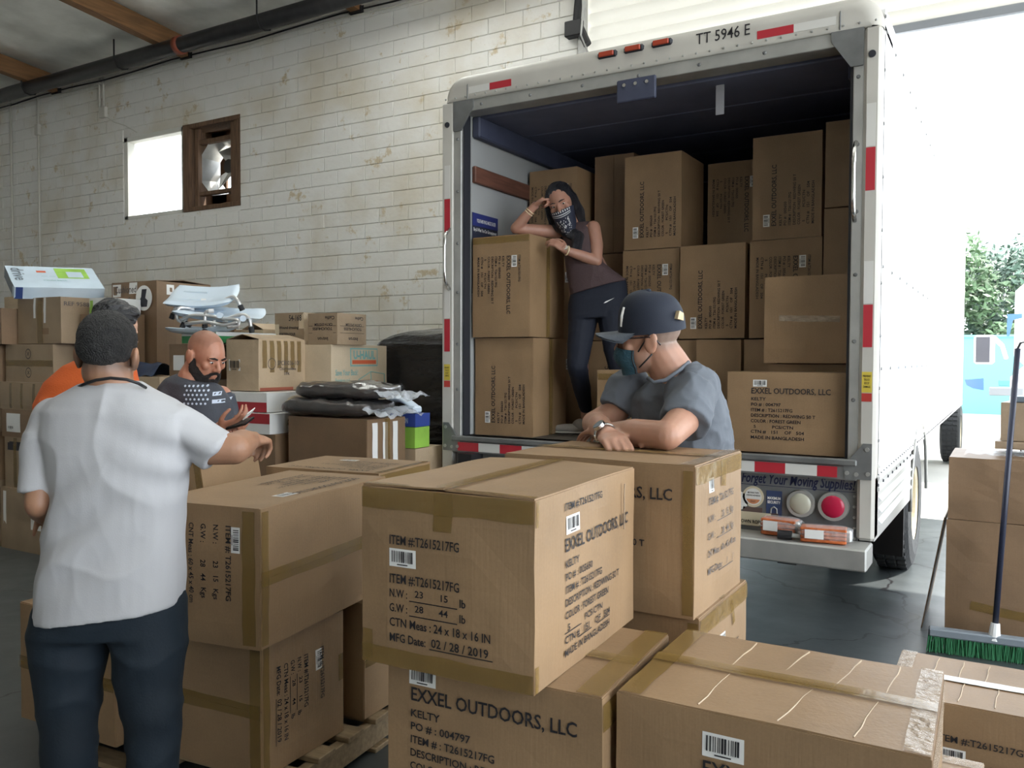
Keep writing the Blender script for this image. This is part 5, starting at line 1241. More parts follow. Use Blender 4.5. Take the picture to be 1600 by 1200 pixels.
shirt, _ = remesh(s, 'shirt', 'tee_w', t, .006, 5, wd)
s = MB()
loft(s, [((-2.414, 1.405, 0.900), (-2.080, 1.604, 0.920), .11), ((-2.438, 1.388, 0.835), (-2.069, 1.608, 0.845), .128), ((-2.447, 1.381, 0.769), (-2.064, 1.608, 0.771), .125)])
for pts in ([(-2.353, 1.436, 0.760), (-2.350, 1.435, 0.685), (-2.350, 1.431, 0.583), (-2.357, 1.434, 0.457), (-2.372, 1.444, 0.315), (-2.392, 1.459, 0.109), (-2.404, 1.468, -0.096)], [(-2.154, 1.554, 0.761), (-2.151, 1.553, 0.686), (-2.144, 1.554, 0.584), (-2.144, 1.561, 0.458), (-2.157, 1.571, 0.316), (-2.181, 1.584, 0.110), (-2.198, 1.590, -0.095)]):
    limb(s, pts, [.107, .103, .088, .076, .069, .064, .058])
trs, _ = remesh(s, 'trousers', 'jeans', t, .009, 6, folds(.007, 5, 9.0, (1, 1, 1.6)))
shoes(t, [((-2.53, 1.47, 0), Fw), ((-2.22, 1.64, 0), Fw)])

# ---------------------------------------------------------------- man in orange, behind him
M['tee_o'] = mat('orange_jersey', (.62, .11, .018), .75, bump=.2, bs=160); M['skin_o'] = skin_mat('light_skin', (0.473, 0.284, 0.198), (.05, .04, .035))
t = person('man in an orange T-shirt mostly hidden behind the man in white', (-3.78, 2.35, 0))
h = Head((-3.666, 2.483, 1.706), V((.35, .85, -.35)), (.2, .1, 1), 1.0)
s = MB(); h.skin(s); limb(s, [h(0, -.02, -.05), (-3.787, 2.461, 1.483), (-3.784, 2.457, 1.314)], [.06, .066, .09])
loft(s, [((-3.931, 2.372, 1.375), (-3.653, 2.537, 1.376), .09), ((-3.949, 2.346, 0.944), (-3.645, 2.526, 0.945), .1)])
for (a, b_, c_) in (((-3.876, 2.298, 1.319), (-3.766, 2.234, 0.988), (-3.498, 2.182, 0.932)), ((-3.615, 2.477, 1.349), (-3.472, 2.434, 1.030), (-3.339, 2.394, 0.958))):
    a, b_, c_ = V(a), V(b_), V(c_); limb(s, [a, b_, c_], [.055, .045, .032]); hand(s, c_, c_ - b_, (0, 0, 1), 1)
remesh(s, 'body', 'skin_o', t, .006, 5)
h.eyes(t)
s = MB(); h.ell(s, (0, -.022, .05), (.083, .100, .084), 28, 20); h.ell(s, (0, -.04, .0), (.078, .078, .06)); h.ell(s, (0, .035, .098), (.055, .045, .028))
M['hair_o'] = mat('wavy_black_hair', (.012, .012, .014), .38, bump=1.0, bs=60, stretch=(1, .3, 1)); remesh(s, 'hair', 'hair_o', t, .006, 3, folds(.004, 26))
s = MB(); loft(s, [((-3.847, 2.428, 1.560), (-3.656, 2.542, 1.560), .07), ((-3.915, 2.387, 1.522), (-3.634, 2.553, 1.524), .1), ((-3.987, 2.341, 1.442), (-3.619, 2.559, 1.437), .125), ((-4.028, 2.313, 1.337), (-3.614, 2.557, 1.314), .135), ((-4.003, 2.320, 1.128), (-3.616, 2.550, 1.130), .14), ((-3.970, 2.328, 0.821), (-3.621, 2.536, 0.822), .14), ((-3.955, 2.328, 0.575), (-3.624, 2.525, 0.576), .14)])
limb(s, [(-3.910, 2.325, 1.334), (-3.865, 2.291, 1.274)], [.075, .07]); s.cyl((-3.875, 2.297, 1.295), (-3.800, 2.253, 1.081), .07, .064, 18); s.cyl((-3.615, 2.477, 1.349), (-3.518, 2.457, 1.144), .075, .066, 18)
remesh(s, 'shirt', 'tee_o', t, .008, 6, folds(.006, 4.5, 2.0))
s = MB(); loft(s, [((-3.946, 2.336, 0.636), (-3.625, 2.526, 0.638), .12), ((-3.947, 2.328, 0.421), (-3.621, 2.521, 0.422), .13)])
for u in (0, 1): limb(s, [(-3.833, 2.395, 0.421), (-3.827, 2.388, 0.114), (-3.842, 2.403, -0.176)] if u == 0 else [(-3.754, 2.500, 0.408), (-3.749, 2.492, 0.096), (-3.762, 2.498, -0.161)], [.1, .075, .055])
remesh(s, 'trousers', 'jeans', t, .01, 6); shoes(t, [((-3.72, 2.26, 0), (.3, .9, 0)), ((-3.62, 2.36, 0), (.3, .9, 0))])

# ---------------------------------------------------------------- bald bearded man with a phone
M['skin_b'] = skin_mat('ruddy_skin', (0.430, 0.202, 0.129), (.022, .014, .012)); M['tee_b'] = mat('charcoal_tee', (.055, .06, .075), .8, bump=.2, bs=160, var=.25, vs=6); M['print_b'] = mat('pale_shirt_print', (.50, .56, .66), .7)
M['beard'] = mat('dark_beard', (.02, .013, .011), .7, bump=1.0, bs=300, var=.4, vs=60)
t = person('bald bearded man in a charcoal T-shirt looking down at a phone', (-3.60, 2.95, 0))
h = Head((-3.515, 2.882, 1.574), V((.90, -.02, -.36)), (.22, .0, 1), 1.06)
def tb(p):
    q = h.inv(p)
    st = .30 * max(0, min(1, (q.z - .045) / .03)) * (q.y < .055)                 # shaved scalp
    return st
s = MB(); h.skin(s, True, 1.12)
limb(s, [h(0, -.025, -.05), (-3.574, 2.843, 1.457), (-3.602, 2.855, 1.300)], [.066, .072, .09])
loft(s, [((-3.682, 2.811, 1.391), (-3.444, 2.893, 1.352), .08), ((-3.699, 2.790, 1.103), (-3.426, 2.895, 1.110), .11), ((-3.693, 2.782, 0.777), (-3.419, 2.887, 0.787), .11)])
E1, W1 = V((-3.345, 2.628, 1.093)), V((-3.145, 2.659, 1.242))
limb(s, [(-3.607, 2.761, 1.343), E1, W1], [.056, .047, .031]); hand(s, W1, V((-3.061, 2.686, 1.268)) - W1, (.2, -.35, -.9), -1, (.45, .5, .55, .6), .75, 1.0)
E2, W2 = V((-3.402, 2.943, 1.107)), V((-3.194, 2.803, 1.218)); limb(s, [(-3.533, 2.992, 1.368), E2, W2], [.052, .043, .03]); hand(s, W2, V((-3.083, 2.754, 1.251)) - W2, (.5, .4, -.6), -1, (.5, .5, .5, .5), .5, .95)
remesh(s, 'body', 'skin_b', t, .005, 5, tint=tb)
h.eyes(t); h.brows(t, 'beard', .005)
s = MB()
for sg in (-1, 1):
    limb(s, [h(sg * .070, .002, -.022), h(sg * .066, .016, -.062), h(sg * .044, .048, -.094), h(sg * .012, .074, -.110)], [.016, .024, .027, .024]); limb(s, [h(sg * .058, .034, -.055), h(sg * .046, .052, -.075)], [.018, .02]); limb(s, [h(sg * .004, .096, -.053), h(sg * .022, .088, -.060), h(sg * .032, .074, -.082)], [.007, .008, .014])
h.ell(s, (0, .074, -.108), (.024, .022, .019)); h.ell(s, (0, .086, -.090), (.013, .008, .009))
remesh(s, 'beard', 'beard', t, .0045, 3, folds(.002, 60))
s = MB(); loft(s, [((-3.642, 2.827, 1.483), (-3.449, 2.858, 1.433), .075), ((-3.694, 2.806, 1.456), (-3.399, 2.863, 1.402), .1), ((-3.750, 2.794, 1.390), (-3.368, 2.880, 1.354), .125), ((-3.748, 2.791, 1.265), (-3.355, 2.884, 1.259), .14), ((-3.732, 2.792, 1.035), (-3.354, 2.877, 1.051), .145), ((-3.721, 2.789, 0.773), (-3.354, 2.867, 0.796), .15), ((-3.718, 2.784, 0.576), (-3.351, 2.863, 0.605), .15)])
limb(s, [(-3.639, 2.778, 1.380), (-3.617, 2.730, 1.306)], [.074, .07]); s.cyl((-3.629, 2.747, 1.330), (-3.457, 2.680, 1.174), .072, .06, 18); s.cyl((-3.511, 2.970, 1.363), (-3.458, 2.972, 1.216), .072, .058, 18)
shirt_b, bv = remesh(s, 'shirt', 'tee_b', t, .007, 5, folds(.006, 6, 5.0, (1, 1, .7)))
chest = V((-3.325, 2.732, 1.386)); nrm = V((.62, -.74, -.05)).normalized(); rgt = V((.74, .62, 0)); upv = V((0, 0, 1))
def decal_pts(x, z):
    p = chest + rgt * x + upv * z - nrm * -.5; hit = bv.ray_cast(p, -nrm, 1.2)
    return (hit[0] + nrm * .003) if hit[0] else None
def decal(parent, polys, name, mt):
    m = MB()
    for poly in polys:
        q = [decal_pts(*p) for p in poly]
        if all(q): m.add(q, [tuple(range(len(q)))])
    if m.v: m.build(name, mt, parent)
stars = []
for r_ in range(5):
    for c_ in range(6): cx_, cz_ = -.13 + c_ * .021 + (.0105 if r_ % 2 else 0), -.05 + r_ * .021; stars.append([(cx_ + .006 * math.cos(k * math.pi / 3), cz_ + .006 * math.sin(k * math.pi / 3)) for k in range(6)])
decal(shirt_b, stars, 'star_print', 'print_b')
bars = []
for r_ in range(4):
    z = -.05 + r_ * .036
    for k in range(6): bars.append([(.006 + k * .018, z), (.006 + (k + 1) * .018, z), (.006 + (k + 1) * .018, z + .018), (.006 + k * .018, z + .018)])
decal(shirt_b, bars, 'stripe_print', 'print_b')
s = MB(); loft(s, [((-3.690, 2.778, 0.613), (-3.362, 2.857, 0.637), .13), ((-3.686, 2.773, 0.417), (-3.359, 2.852, 0.445), .13)])
for p in ([(-3.630, 2.807, 0.418), (-3.624, 2.799, 0.091), (-3.630, 2.809, -0.162)], [(-3.430, 2.833, 0.440), (-3.424, 2.825, 0.119), (-3.419, 2.818, -0.153)]): limb(s, p, [.1, .075, .055])
remesh(s, 'trousers', 'jeans', t, .01, 6); shoes(t, [((-3.74, 2.86, 0), (.9, .1, 0)), ((-3.55, 2.92, 0), (.9, .1, 0))])
M['phone'] = mat('black_phone', (.012, .012, .014), .15)
ph = thing('phone', 'black phone held by the bald man', 'phone', (-3.035, 2.678, 1.267)); c0 = V((-3.033, 2.680, 1.267)); dx = (V((-2.989, 2.683, 1.277)) - V((-3.079, 2.676, 1.256))).normalized(); dz = V((.25, -.35, .9)).normalized(); dy = dz.cross(dx).normalized(); dz = dx.cross(dy)
mx = Matrix.Translation(c0) @ Matrix((dx, dy, dz)).transposed().to_4x4()
MB().cbox((-.07, -.036, -.005), (.055, .036, .005), .006, mx).build('phone_body', 'phone', ph); MB().box((-.06, -.032, .0052), (.04, .032, .0058)).mesh; m = MB(); m.cbox((-.065, -.032, .0048), (.04, .032, .0058), .0004, mx); m.build('screen', 'shadow_metal', ph)
m = MB(); m.cbox((.05, -.03, -.006), (.10, .03, -.002), .001, mx @ Matrix.Rotation(-.5, 4, 'Y')); m.build('phone_flap', 'label', ph)

# ---------------------------------------------------------------- man in cap leaning on the carton
M['skin_l'] = skin_mat('fair_skin', (0.430, 0.237, 0.163), (.22, .17, .14)); M['tee_g'] = mat('grey_tee', (.12, .135, .16), .8, bump=.06, bs=200, var=.12, vs=5); M['capm'] = mat('navy_cap_wool', (.010, .015, .030), .75, bump=.06, bs=300); M['brim'] = mat('grey_brim', (.085, .10, .125), .7, bump=.2, bs=200)
M['maskm'] = mat('teal_cloth_mask', (.025, .085, .125), .75, bump=.4, bs=120); M['frame'] = mat('dark_glasses_frame', (.025, .012, .012), .25); M['lensg'] = mat('spectacle_lens', (.9, .95, 1), .05, alpha=.18)
t = person('man in a dark cap and mask leaning on a carton', (-1.30, 3.10, 0)); lm = t
h = Head((-1.107, 2.813, 1.644), V((-.93, -.30, -.09)), (.06, -.14, 1), 1.06)
def tl(p):
    q = h.inv(p)
    return .8 * (abs(q.x) < .0815) * max(0, min(1, (.0 - q.y) / .03)) * max(0, min(1, (q.z + .045) / .03)) + .35 * max(0, min(1, (-.03 - q.z) / .03)) * (q.y > .0) * (q.z > -.12)
s = MB(); h.skin(s, True, 1.08)
limb(s, [h(0, -.03, -.05), h(0, -.055, -.10), (-1.014, 2.862, 1.479), (-0.990, 2.896, 1.388)], [.070, .074, .082, .09])
loft(s, [((-1.137, 2.869, 1.431), (-0.916, 2.919, 1.435), .09), ((-1.155, 2.887, 1.265), (-0.895, 2.971, 1.272), .11), ((-1.166, 2.952, 0.995), (-0.904, 3.050, 1.005), .11)])
ELn, ERf = V((-.935, 2.54, 1.325)), V((-1.345, 2.87, 1.325))
limb(s, [(-0.948, 2.807, 1.456), (-0.936, 2.695, 1.368), ELn, V((-1.06, 2.58, 1.325)), V((-1.19, 2.66, 1.315))], [.056, .056, .047, .047, .033])
hand(s, V((-1.19, 2.66, 1.315)), V((-1, .6, -.05)), (0, 0, 1), 1, (.25, .25, .3, .3), .3, 1.02)
WRf = V((-1.156, 2.562, 1.316)); HD = V((-0.993, 2.379, 1.291))
limb(s, [(-1.224, 2.899, 1.451), (-1.273, 2.866, 1.356), ERf, (ERf + WRf) / 2 + V((0, 0, .008)), WRf], [.060, .054, .046, .043, .031])
hand(s, WRf, HD - WRf, V((-.1, -.15, 1)), -1, (.42, .40, .42, .46), .5, 1.12, .03)
remesh(s, 'body', 'skin_l', t, .0048, 5, tint=tl)
h.eyes(t)
s = MB()
loft(s, [((-1.099, 2.883, 1.510), (-0.965, 2.894, 1.557), .07), ((-1.145, 2.877, 1.472), (-0.923, 2.894, 1.525), .10), ((-1.196, 2.892, 1.423), (-0.883, 2.916, 1.469), .125), ((-1.202, 2.908, 1.344), (-0.860, 2.950, 1.378), .14), ((-1.196, 2.932, 1.259), (-0.856, 2.995, 1.284), .15), ((-1.189, 2.956, 1.161), (-0.862, 3.035, 1.176), .15), ((-1.195, 2.993, 0.986), (-0.872, 3.069, 1.006), .15), ((-1.186, 2.994, 0.865), (-0.879, 3.083, 0.883), .15)])
limb(s, [(-0.947, 2.843, 1.468), (-0.945, 2.797, 1.434)], [.084, .084]); s.cyl((-0.945, 2.809, 1.460), (-0.930, 2.692, 1.353), .084, .082, 22)
limb(s, [(-1.214, 2.905, 1.465), (-1.232, 2.894, 1.446)], [.072, .07]); s.cyl((-1.217, 2.904, 1.474), (-1.252, 2.857, 1.381), .072, .064, 22)
g1, g2 = folds(.007, 7, 3.0, (1, 1, 1)), folds(.0025, 18, 8.0); ctr = V((-1.015, 2.768, 1.455))
remesh(s, 'shirt', 'tee_g', t, .006, 5, lambda p, n: g1(p, n) + g2(p, n) + .004 * math.sin(70 * (p - ctr).length) * math.exp(-((p - ctr).length / .22) ** 2))
MB().tube([(-1.078, 2.732, 1.503), (-1.052, 2.724, 1.487), (-1.014, 2.734, 1.496), (-0.980, 2.779, 1.530), (-0.971, 2.844, 1.557)], .007, 8).build('collar', 'tee_g', t, True)
# cap
def capf(i, j):
    a = 2 * math.pi * i; ph_ = math.pi / 2 * j; rx, ry = .092, .112
    z = .020 + .134 * math.sin(ph_) ** .85 * (1 + .05 * math.sin(a)) ; q = math.cos(ph_) ** .62
    return h(rx * q * math.cos(a), -.012 + ry * q * math.sin(a), z)
cap_ = MB().grid(capf, 40, 14).build('cap', 'capm', t, True)
def brimf(sg):
    def g(i, j):
        a = math.pi * (.14 + .72 * i); e = .078 * j
        x, y = .090 * math.cos(a) * (1 + .06 * j), -.012 + .110 * math.sin(a) + e * (math.sin(a) ** .6)
        return h(x, y, .026 - .030 * (x / .09) ** 2 * j + .002 * j + sg * .003)
    return g
m = MB().grid(brimf(1), 24, 8); g = MB().grid(lambda i, j: brimf(-1)(1 - i, j), 24, 8); m.add(g.v, g.f); m.build('brim', 'brim', cap_, True)
MB().ball(h(0, -.012, .155), (.011, .011, .007), h.R, 10, 8).build('cap_button', 'capm', cap_, True)
M['gold'] = mat('gold_badge', (.65, .52, .33), .4)
MB().prism([h(.062 * math.cos(2.0) - .02, -.11, .075), h(-.055, -.098, .085), h(-.062, -.09, .06), h(-.04, -.108, .05)], h.R @ V((-.012, -.012, 0))).build('badge', 'gold', cap_)
MB().tube([h(-.045, .083, .05), h(-.05, .078, .085), h(-.045, .068, .112)], .005, 6).build('front_emblem', 'label', cap_)
# mask and straps
def maskf(i, j):
    a = math.radians(-78 + 156 * i); z = -.020 - .098 * j; rr = .070 + .010 * math.sin(math.pi * j) + .036 * math.cos(a) * (1 - .25 * j) ; 
    k_ = 1 - .18 * j
    return h(.078 * math.sin(a) * k_, .022 + (.088 + .018 * math.sin(math.pi * min(1, j * 1.3))) * math.cos(a) ** .8 * (1 - .12 * j), z - .012 * (1 - math.cos(a)) * (1 - 2 * j))
mk = MB().grid(maskf, 24, 14).build('face_mask', 'maskm', t, True)
for sg in (-1, 1):
    MB().tube([h(sg * .077, .034, -.035), h(sg * .083, .012, -.005), h(sg * .088, -.012, .022)], .003, 6).build('mask_strap', 'black', mk, True); MB().tube([h(sg * .070, .036, -.088), h(sg * .080, .012, -.066), h(sg * .086, -.010, -.045)], .003, 6).build('mask_strap', 'black', mk, True)
MB().tube([maskf(.02, j / 8) for j in range(9)], .0025, 6).build('mask_edge', 'black', mk, True); MB().tube([maskf(.98, j / 8) for j in range(9)], .0025, 6).build('mask_edge', 'black', mk, True)
gl = bpy.data.objects.new('spectacles', None); col.objects.link(gl); gl.parent = t
for sg in (-1, 1):
    lp_ = [h(sg * (.034 + .025 * math.cos(a)), .105 - .006 * abs(math.cos(a)), .002 + .019 * math.sin(a)) for a in [2 * math.pi * k / 16 for k in range(17)]]
    MB().tube(lp_, .0028, 6).build('rim', 'frame', gl, True); MB().add(lp_[:16], [tuple(range(16))]).build('lens', 'lensg', gl)
    MB().tube([h(sg * .062, .100, .010), h(sg * .082, .05, .012), h(sg * .089, -.004, .012), h(sg * .090, -.028, .0), h(sg * .088, -.040, -.018)], .003, 6).build('temple', 'frame', gl, True)
MB().tube([h(-.010, .107, .006), h(0, .111, .010), h(.010, .107, .006)], .0028, 6).build('bridge', 'frame', gl, True)
# watch
def ringat(c, ax, r, th, n=20):
    c, ax = V(c), V(ax).normalized(); a = ax.orthogonal().normalized(); b = ax.cross(a); return [c + a * r * math.cos(2 * math.pi * k / n) + b * r * math.sin(2 * math.pi * k / n) for k in range(n + 1)]
ax = (HD - WRf).normalized(); wc = WRf - ax * .004
wt_ = thing('wrist_watch', 'steel wrist watch on the leaning man\'s wrist', 'watch', wc)
mb = MB(); aa = ax.orthogonal().normalized()
rg = ringat(wc, ax, .0365, 0)
for k in range(20): p, q = rg[k], rg[k + 1]; mb.cbox((-.0055, -.009, -.0025), (.0055, .009, .0025), .001, Matrix.Translation((p + q) / 2) @ Matrix(((q - p).normalized(), ax, (q - p).normalized().cross(ax))).transposed().to_4x4())
mb.build('bracelet', 'chrome', wt_)
un = (V((-.35, -.55, .75)) - ax * V((-.35, -.55, .75)).dot(ax)).normalized(); wf = wc + un * .040
MB().cyl(wf - un * .006, wf + un * .005, .0215, n=24).build('case', 'chrome', wt_, False); MB().cyl(wf + un * .005, wf + un * .006, .0165, n=24).build('dial', 'dgrey', wt_)
s = MB(); loft(s, [((-1.178, 2.999, 0.889), (-0.888, 3.079, 0.907), .12), ((-1.186, 3.010, 0.689), (-0.890, 3.094, 0.712), .13)])
for p in ([(-1.130, 3.067, 0.684), (-1.139, 3.073, 0.356), (-1.140, 3.083, 0.025)], [(-0.955, 3.055, 0.712), (-0.959, 3.064, 0.370), (-0.959, 3.075, 0.025)]): limb(s, p, [.1, .075, .055])
remesh(s, 'trousers', 'jeans', t, .01, 6); shoes(t, [((-1.28, 3.12, 0), (-.8, -.3, 0)), ((-1.08, 3.06, 0), (-.8, -.3, 0))])

# ---------------------------------------------------------------- woman in the truck
M['skin_f'] = skin_mat('warm_skin', (0.361, 0.189, 0.133), (.3, .08, .07)); M['tank'] = mat('dusky_mauve_top', (.06, .035, .037), .8, bump=.2, bs=160); M['legg'] = mat('dark_navy_leggings', (.004, .007, .018), .8, bump=.05, bs=120); M['hair_f'] = mat('long_dark_hair', (.010, .010, .016), .4, bump=1.0, bs=50, stretch=(6, 6, .5))
t = person('woman with a bandana over her face leaning on a carton inside the truck', (-2.40, 5.05, ZD)); wm_ = t
h = Head((-2.561, 4.939, 2.582), V((.26, -.93, -.30)), (-.32, .0, 1), 1.07)
s = MB(); h.skin(s, False, .92)
limb(s, [h(0, -.02, -.055), (-2.493, 5.020, 2.420), (-2.481, 5.046, 2.309)], [.048, .05, .06])
loft(s, [((-2.565, 5.023, 2.418), (-2.367, 5.049, 2.440), .07), ((-2.557, 5.000, 2.266), (-2.326, 5.043, 2.257), .09), ((-2.510, 4.985, 2.073), (-2.236, 5.067, 2.089), .09)])
Er, Wr = V((-2.804, 4.765, 2.414)), V((-2.684, 4.783, 2.543))
limb(s, [(-2.578, 5.039, 2.412), (-2.692, 4.901, 2.407), Er, (Er + Wr) / 2, Wr], [.046, .042, .036, .034, .024])
hand(s, Wr, V((-2.645, 4.831, 2.597)) - Wr, V((-.6, -.3, .7)), 1, (1.15, 1.2, 1.25, 1.3), .8, .92, .01)
El, Wl_ = V((-2.313, 4.956, 2.194)), V((-2.456, 4.803, 2.255))
limb(s, [(-2.369, 5.024, 2.420), (-2.332, 4.995, 2.306), El, (El + Wl_) / 2, Wl_], [.047, .044, .037, .035, .025])
hand(s, Wl_, V((-2.528, 4.763, 2.316)) - Wl_, V((.2, -.6, .8)), 1, (.5, .5, .5, .55), .5, .92, .02)
limb(s, [(-2.460, 5.115, 1.310), (-2.463, 5.132, 1.179)], [.04, .036]); limb(s, [(-2.223, 5.210, 1.312), (-2.224, 5.227, 1.162)], [.04, .036]); limb(s, [(-2.463, 5.013, 2.073), (-2.433, 4.958, 1.651), (-2.460, 5.115, 1.288)], [.07, .05, .035]); limb(s, [(-2.261, 5.075, 2.070), (-2.236, 5.075, 1.652), (-2.222, 5.209, 1.291)], [.07, .05, .035])
remesh(s, 'body', 'skin_f', t, .005, 5)
h.eyes(t, -.002); h.brows(t, 'hair_f', .003)
# hair: cap plus long lengths
s = MB(); h.ell(s, (0, -.026, .048), (.084, .098, .086), 26, 18); h.ell(s, (0, -.05, -.03), (.08, .065, .09), 22, 16)
limb(s, [h(-.060, .0, .085), h(-.084, -.005, .01), h(-.088, -.012, -.09), h(-.075, -.01, -.16)], [.022, .024, .030, .024]); limb(s, [h(.045, .012, .09), h(.082, .0, .03), h(.088, -.005, -.04), h(.09, -.01, -.12), h(.07, -.02, -.2)], [.022, .024, .028, .036, .024])
limb(s, [h(.04, -.06, -.06), (-2.439, 5.026, 2.346), (-2.413, 4.956, 2.224)], [.06, .055, .04]); limb(s, [h(.07, .01, -.12), (-2.432, 4.926, 2.354), (-2.427, 4.890, 2.234)], [.038, .04, .03])
remesh(s, 'hair', 'hair_f', t, .006, 4, folds(.003, 16, 0, (2, 2, .3)))
# bandana
M['band'] = mat('navy_bandana', (.012, .016, .035), .7); M['bandw'] = mat('white_bandana_print', (.55, .55, .56), .7)
def bf(i, j):
    a = math.radians(-82 + 164 * i); drop = .10 + .075 * math.cos(a) ** 2; z = -.030 - drop * j; k_ = 1 - .25 * j * (1 - .3 * math.cos(a))
    return h(.078 * math.sin(a) * k_, .020 + (.092 - .014 * j + .012 * math.sin(math.pi * j)) * math.cos(a) ** .8, z)
bd = MB().grid(bf, 28, 14).build('bandana', 'band', t, True)
def bprint(x0, x1, y0, y1, nm='bandana_print'):
    m = MB(); out = []
    for (i, j) in ((x0, y0), (x1, y0), (x1, y1), (x0, y1)): p = V(bf(i, j)); out.append(p + (p - h(0, 0, p.z * 0 - .08)).normalized() * .004)
    return out
m = MB()
for k in range(9): x = .2 + k * .066; m.add(bprint(x, x + .03, .03, .10), [(0, 1, 2, 3)])
for k in range(12): x = .2 + k * .05; m.add(bprint(x, x + .05, .15, .18), [(0, 1, 2, 3)]); m.add(bprint(x, x + .05, .22, .24), [(0, 1, 2, 3)])
rn = random.Random(2)
for k in range(70):
    x, y = .3 + .4 * rn.random(), .3 + .55 * rn.random(); m.add(bprint(x, x + .012 + .02 * rn.random(), y, y + .02 + .03 * rn.random()), [(0, 1, 2, 3)])
tag(m.build('bandana_print', 'bandw', bd), kind='stuff')
s = MB()
loft(s, [((-2.555, 5.031, 2.452), (-2.405, 5.051, 2.468), .06), ((-2.583, 5.012, 2.392), (-2.374, 5.044, 2.415), .085), ((-2.565, 4.996, 2.288), (-2.341, 5.035, 2.286), .105), ((-2.546, 4.980, 2.180), (-2.288, 5.040, 2.184), .105), ((-2.525, 4.977, 2.073), (-2.199, 5.066, 2.108), .105), ((-2.504, 4.974, 1.980), (-2.156, 5.091, 2.075), .11)])
remesh(s, 'tank_top', 'tank', t, .006, 5, folds(.003, 8, 2.0))
s = MB()
loft(s, [((-2.509, 4.984, 2.006), (-2.167, 5.096, 2.092), .098), ((-2.522, 4.973, 1.926), (-2.155, 5.100, 1.984), .115), ((-2.524, 4.968, 1.820), (-2.159, 5.104, 1.839), .115)])
limb(s, [(-2.429, 5.014, 1.854), (-2.415, 4.921, 1.630), (-2.415, 4.894, 1.518), (-2.436, 5.005, 1.378), (-2.459, 5.113, 1.237)], [.098, .078, .066, .058, .042]); limb(s, [(-2.246, 5.053, 1.860), (-2.204, 5.023, 1.630), (-2.188, 5.051, 1.486), (-2.225, 5.206, 1.227)], [.098, .078, .064, .042])
lg, bvl = remesh(s, 'leggings', 'legg', t, .006, 5, folds(.002, 8, 6.0))
sw = []
for (u, v) in ((0, 0),):
    pts = [(-2.176, 4.770, 1.908), (-2.166, 4.777, 1.920), (-2.116, 4.808, 1.944), (-2.163, 4.779, 1.912)]; dr = (V(pts[0]) - V((0, 0, 1.57))).normalized(); q = [bvl.ray_cast(V(p), dr, 1.0)[0] for p in pts]
    if all(q): MB().add([p - dr * .004 for p in q], [(0, 1, 2, 3)]).build('tick_logo', 'label', lg)
M['shoeg'] = mat('grey_canvas_shoe', (.30, .28, .26), .8); M['shoes'] = mat('pale_sole', (.5, .48, .45), .7)
shoes(t, [(V((-2.52, 5.12, ZD)), (-.95, -.25, 0)), (V((-2.24, 5.14, ZD)), (-.2, -.95, 0))], 'shoeg', 'shoes')
wf = Wr - (Wr - Er).normalized() * .03
b_ = thing('bracelet', 'gold bracelets on the woman\'s raised wrist', 'bracelet', wf); 
for k in range(2): MB().tube(ringat(wf - (Wr - Er).normalized() * .016 * k, Wr - Er, .029, 0), .0035, 6).build('bangle', 'gold', b_, True)
wf = Wl_ - (Wl_ - El).normalized() * .01; b_ = thing('gold_watch', 'gold watch on the woman\'s lowered wrist', 'watch', wf)
MB().tube(ringat(wf, Wl_ - El, .029, 0), .005, 6).build('strap', 'gold', b_, True); un = V((.1, -.8, .5)).normalized(); MB().cyl(wf + un * .024, wf + un * .034, .016, n=18).build('dial', 'chrome', b_)

# ================================================================ right edge of the bay
P1 = Carton('big lower carton with a fragile equipment notice on the right', -.30, .45, 5.30, 5.90, 0, .672, 'kraft2', bulge=.006)
P1.patch('f', .02, -.10, .36, .19, 'label', 'notice_sheet', .002)
P1.text('f', [('FRAGILE', 0, .20, .045, .13), ('MEDICAL', -.005, .145, .045, .14), ('EQUIPMENT', -.03, .09, .045, .2), ('FOR', .04, .045, .035, .06), ('MARVEL', 0, 0, .04, .13), ('90-5-1 118-4000', -.03, -.04, .022, .2)], .12, -.03, 1.0, off=.003)
P1.strip('f', -.25, -.13, .1, -.17, .05)
P2 = Carton('upper carton of the right hand stack with scuffed corner', -.295, .44, 5.31, 5.88, .676, 1.018, 'kraft2', bulge=.006); P2.flaps('t', 'u', lift=.004, tape=False)
P2.strip('f', .2, .17, .2, -.17, .05)
t = thing('plastic_sheeting', 'glossy clear plastic sheeting lying on the right hand stack', 'plastic sheet', (0.05, 5.6, 1.025))
MB().grid(lambda i, j: (-.22 + .62 * i, 5.34 + .5 * j, 1.037 + .012 * abs(noise.noise(V((i * 9, j * 9, 0)))) * 2), 24, 20).build('sheet', 'film', t, True)
Q0 = Carton('flattened tray carton on the plastic sheeting', -.06, .45, 5.50, 5.86, 1.062, 1.105, 'kraft4', yaw=-6)
Q = Carton('pale carton at the right edge above the sheeting', -.03, .42, 5.52, 5.85, 1.108, 1.325, 'kraft4', yaw=-8); Q.strip('f', 0, -.1, 0, .1, .05)
Qs = Carton('thin grey boards stacked at the top right', .02, .4, 5.55, 5.8, 1.33, 1.36, 'dgrey', name='board_stack', yaw=-8, bulge=.001)
t = thing('cardboard_sheet', 'loose cardboard sheet leaning on the right hand stack', 'cardboard', (-.40, 5.6, 0))
MB().prism([(-.425, 5.42, 0), (-.425, 5.95, 0), (-.315, 5.95, .66), (-.315, 5.42, .66)], (-.006, 0, 0)).build('panel', 'kraft', t)
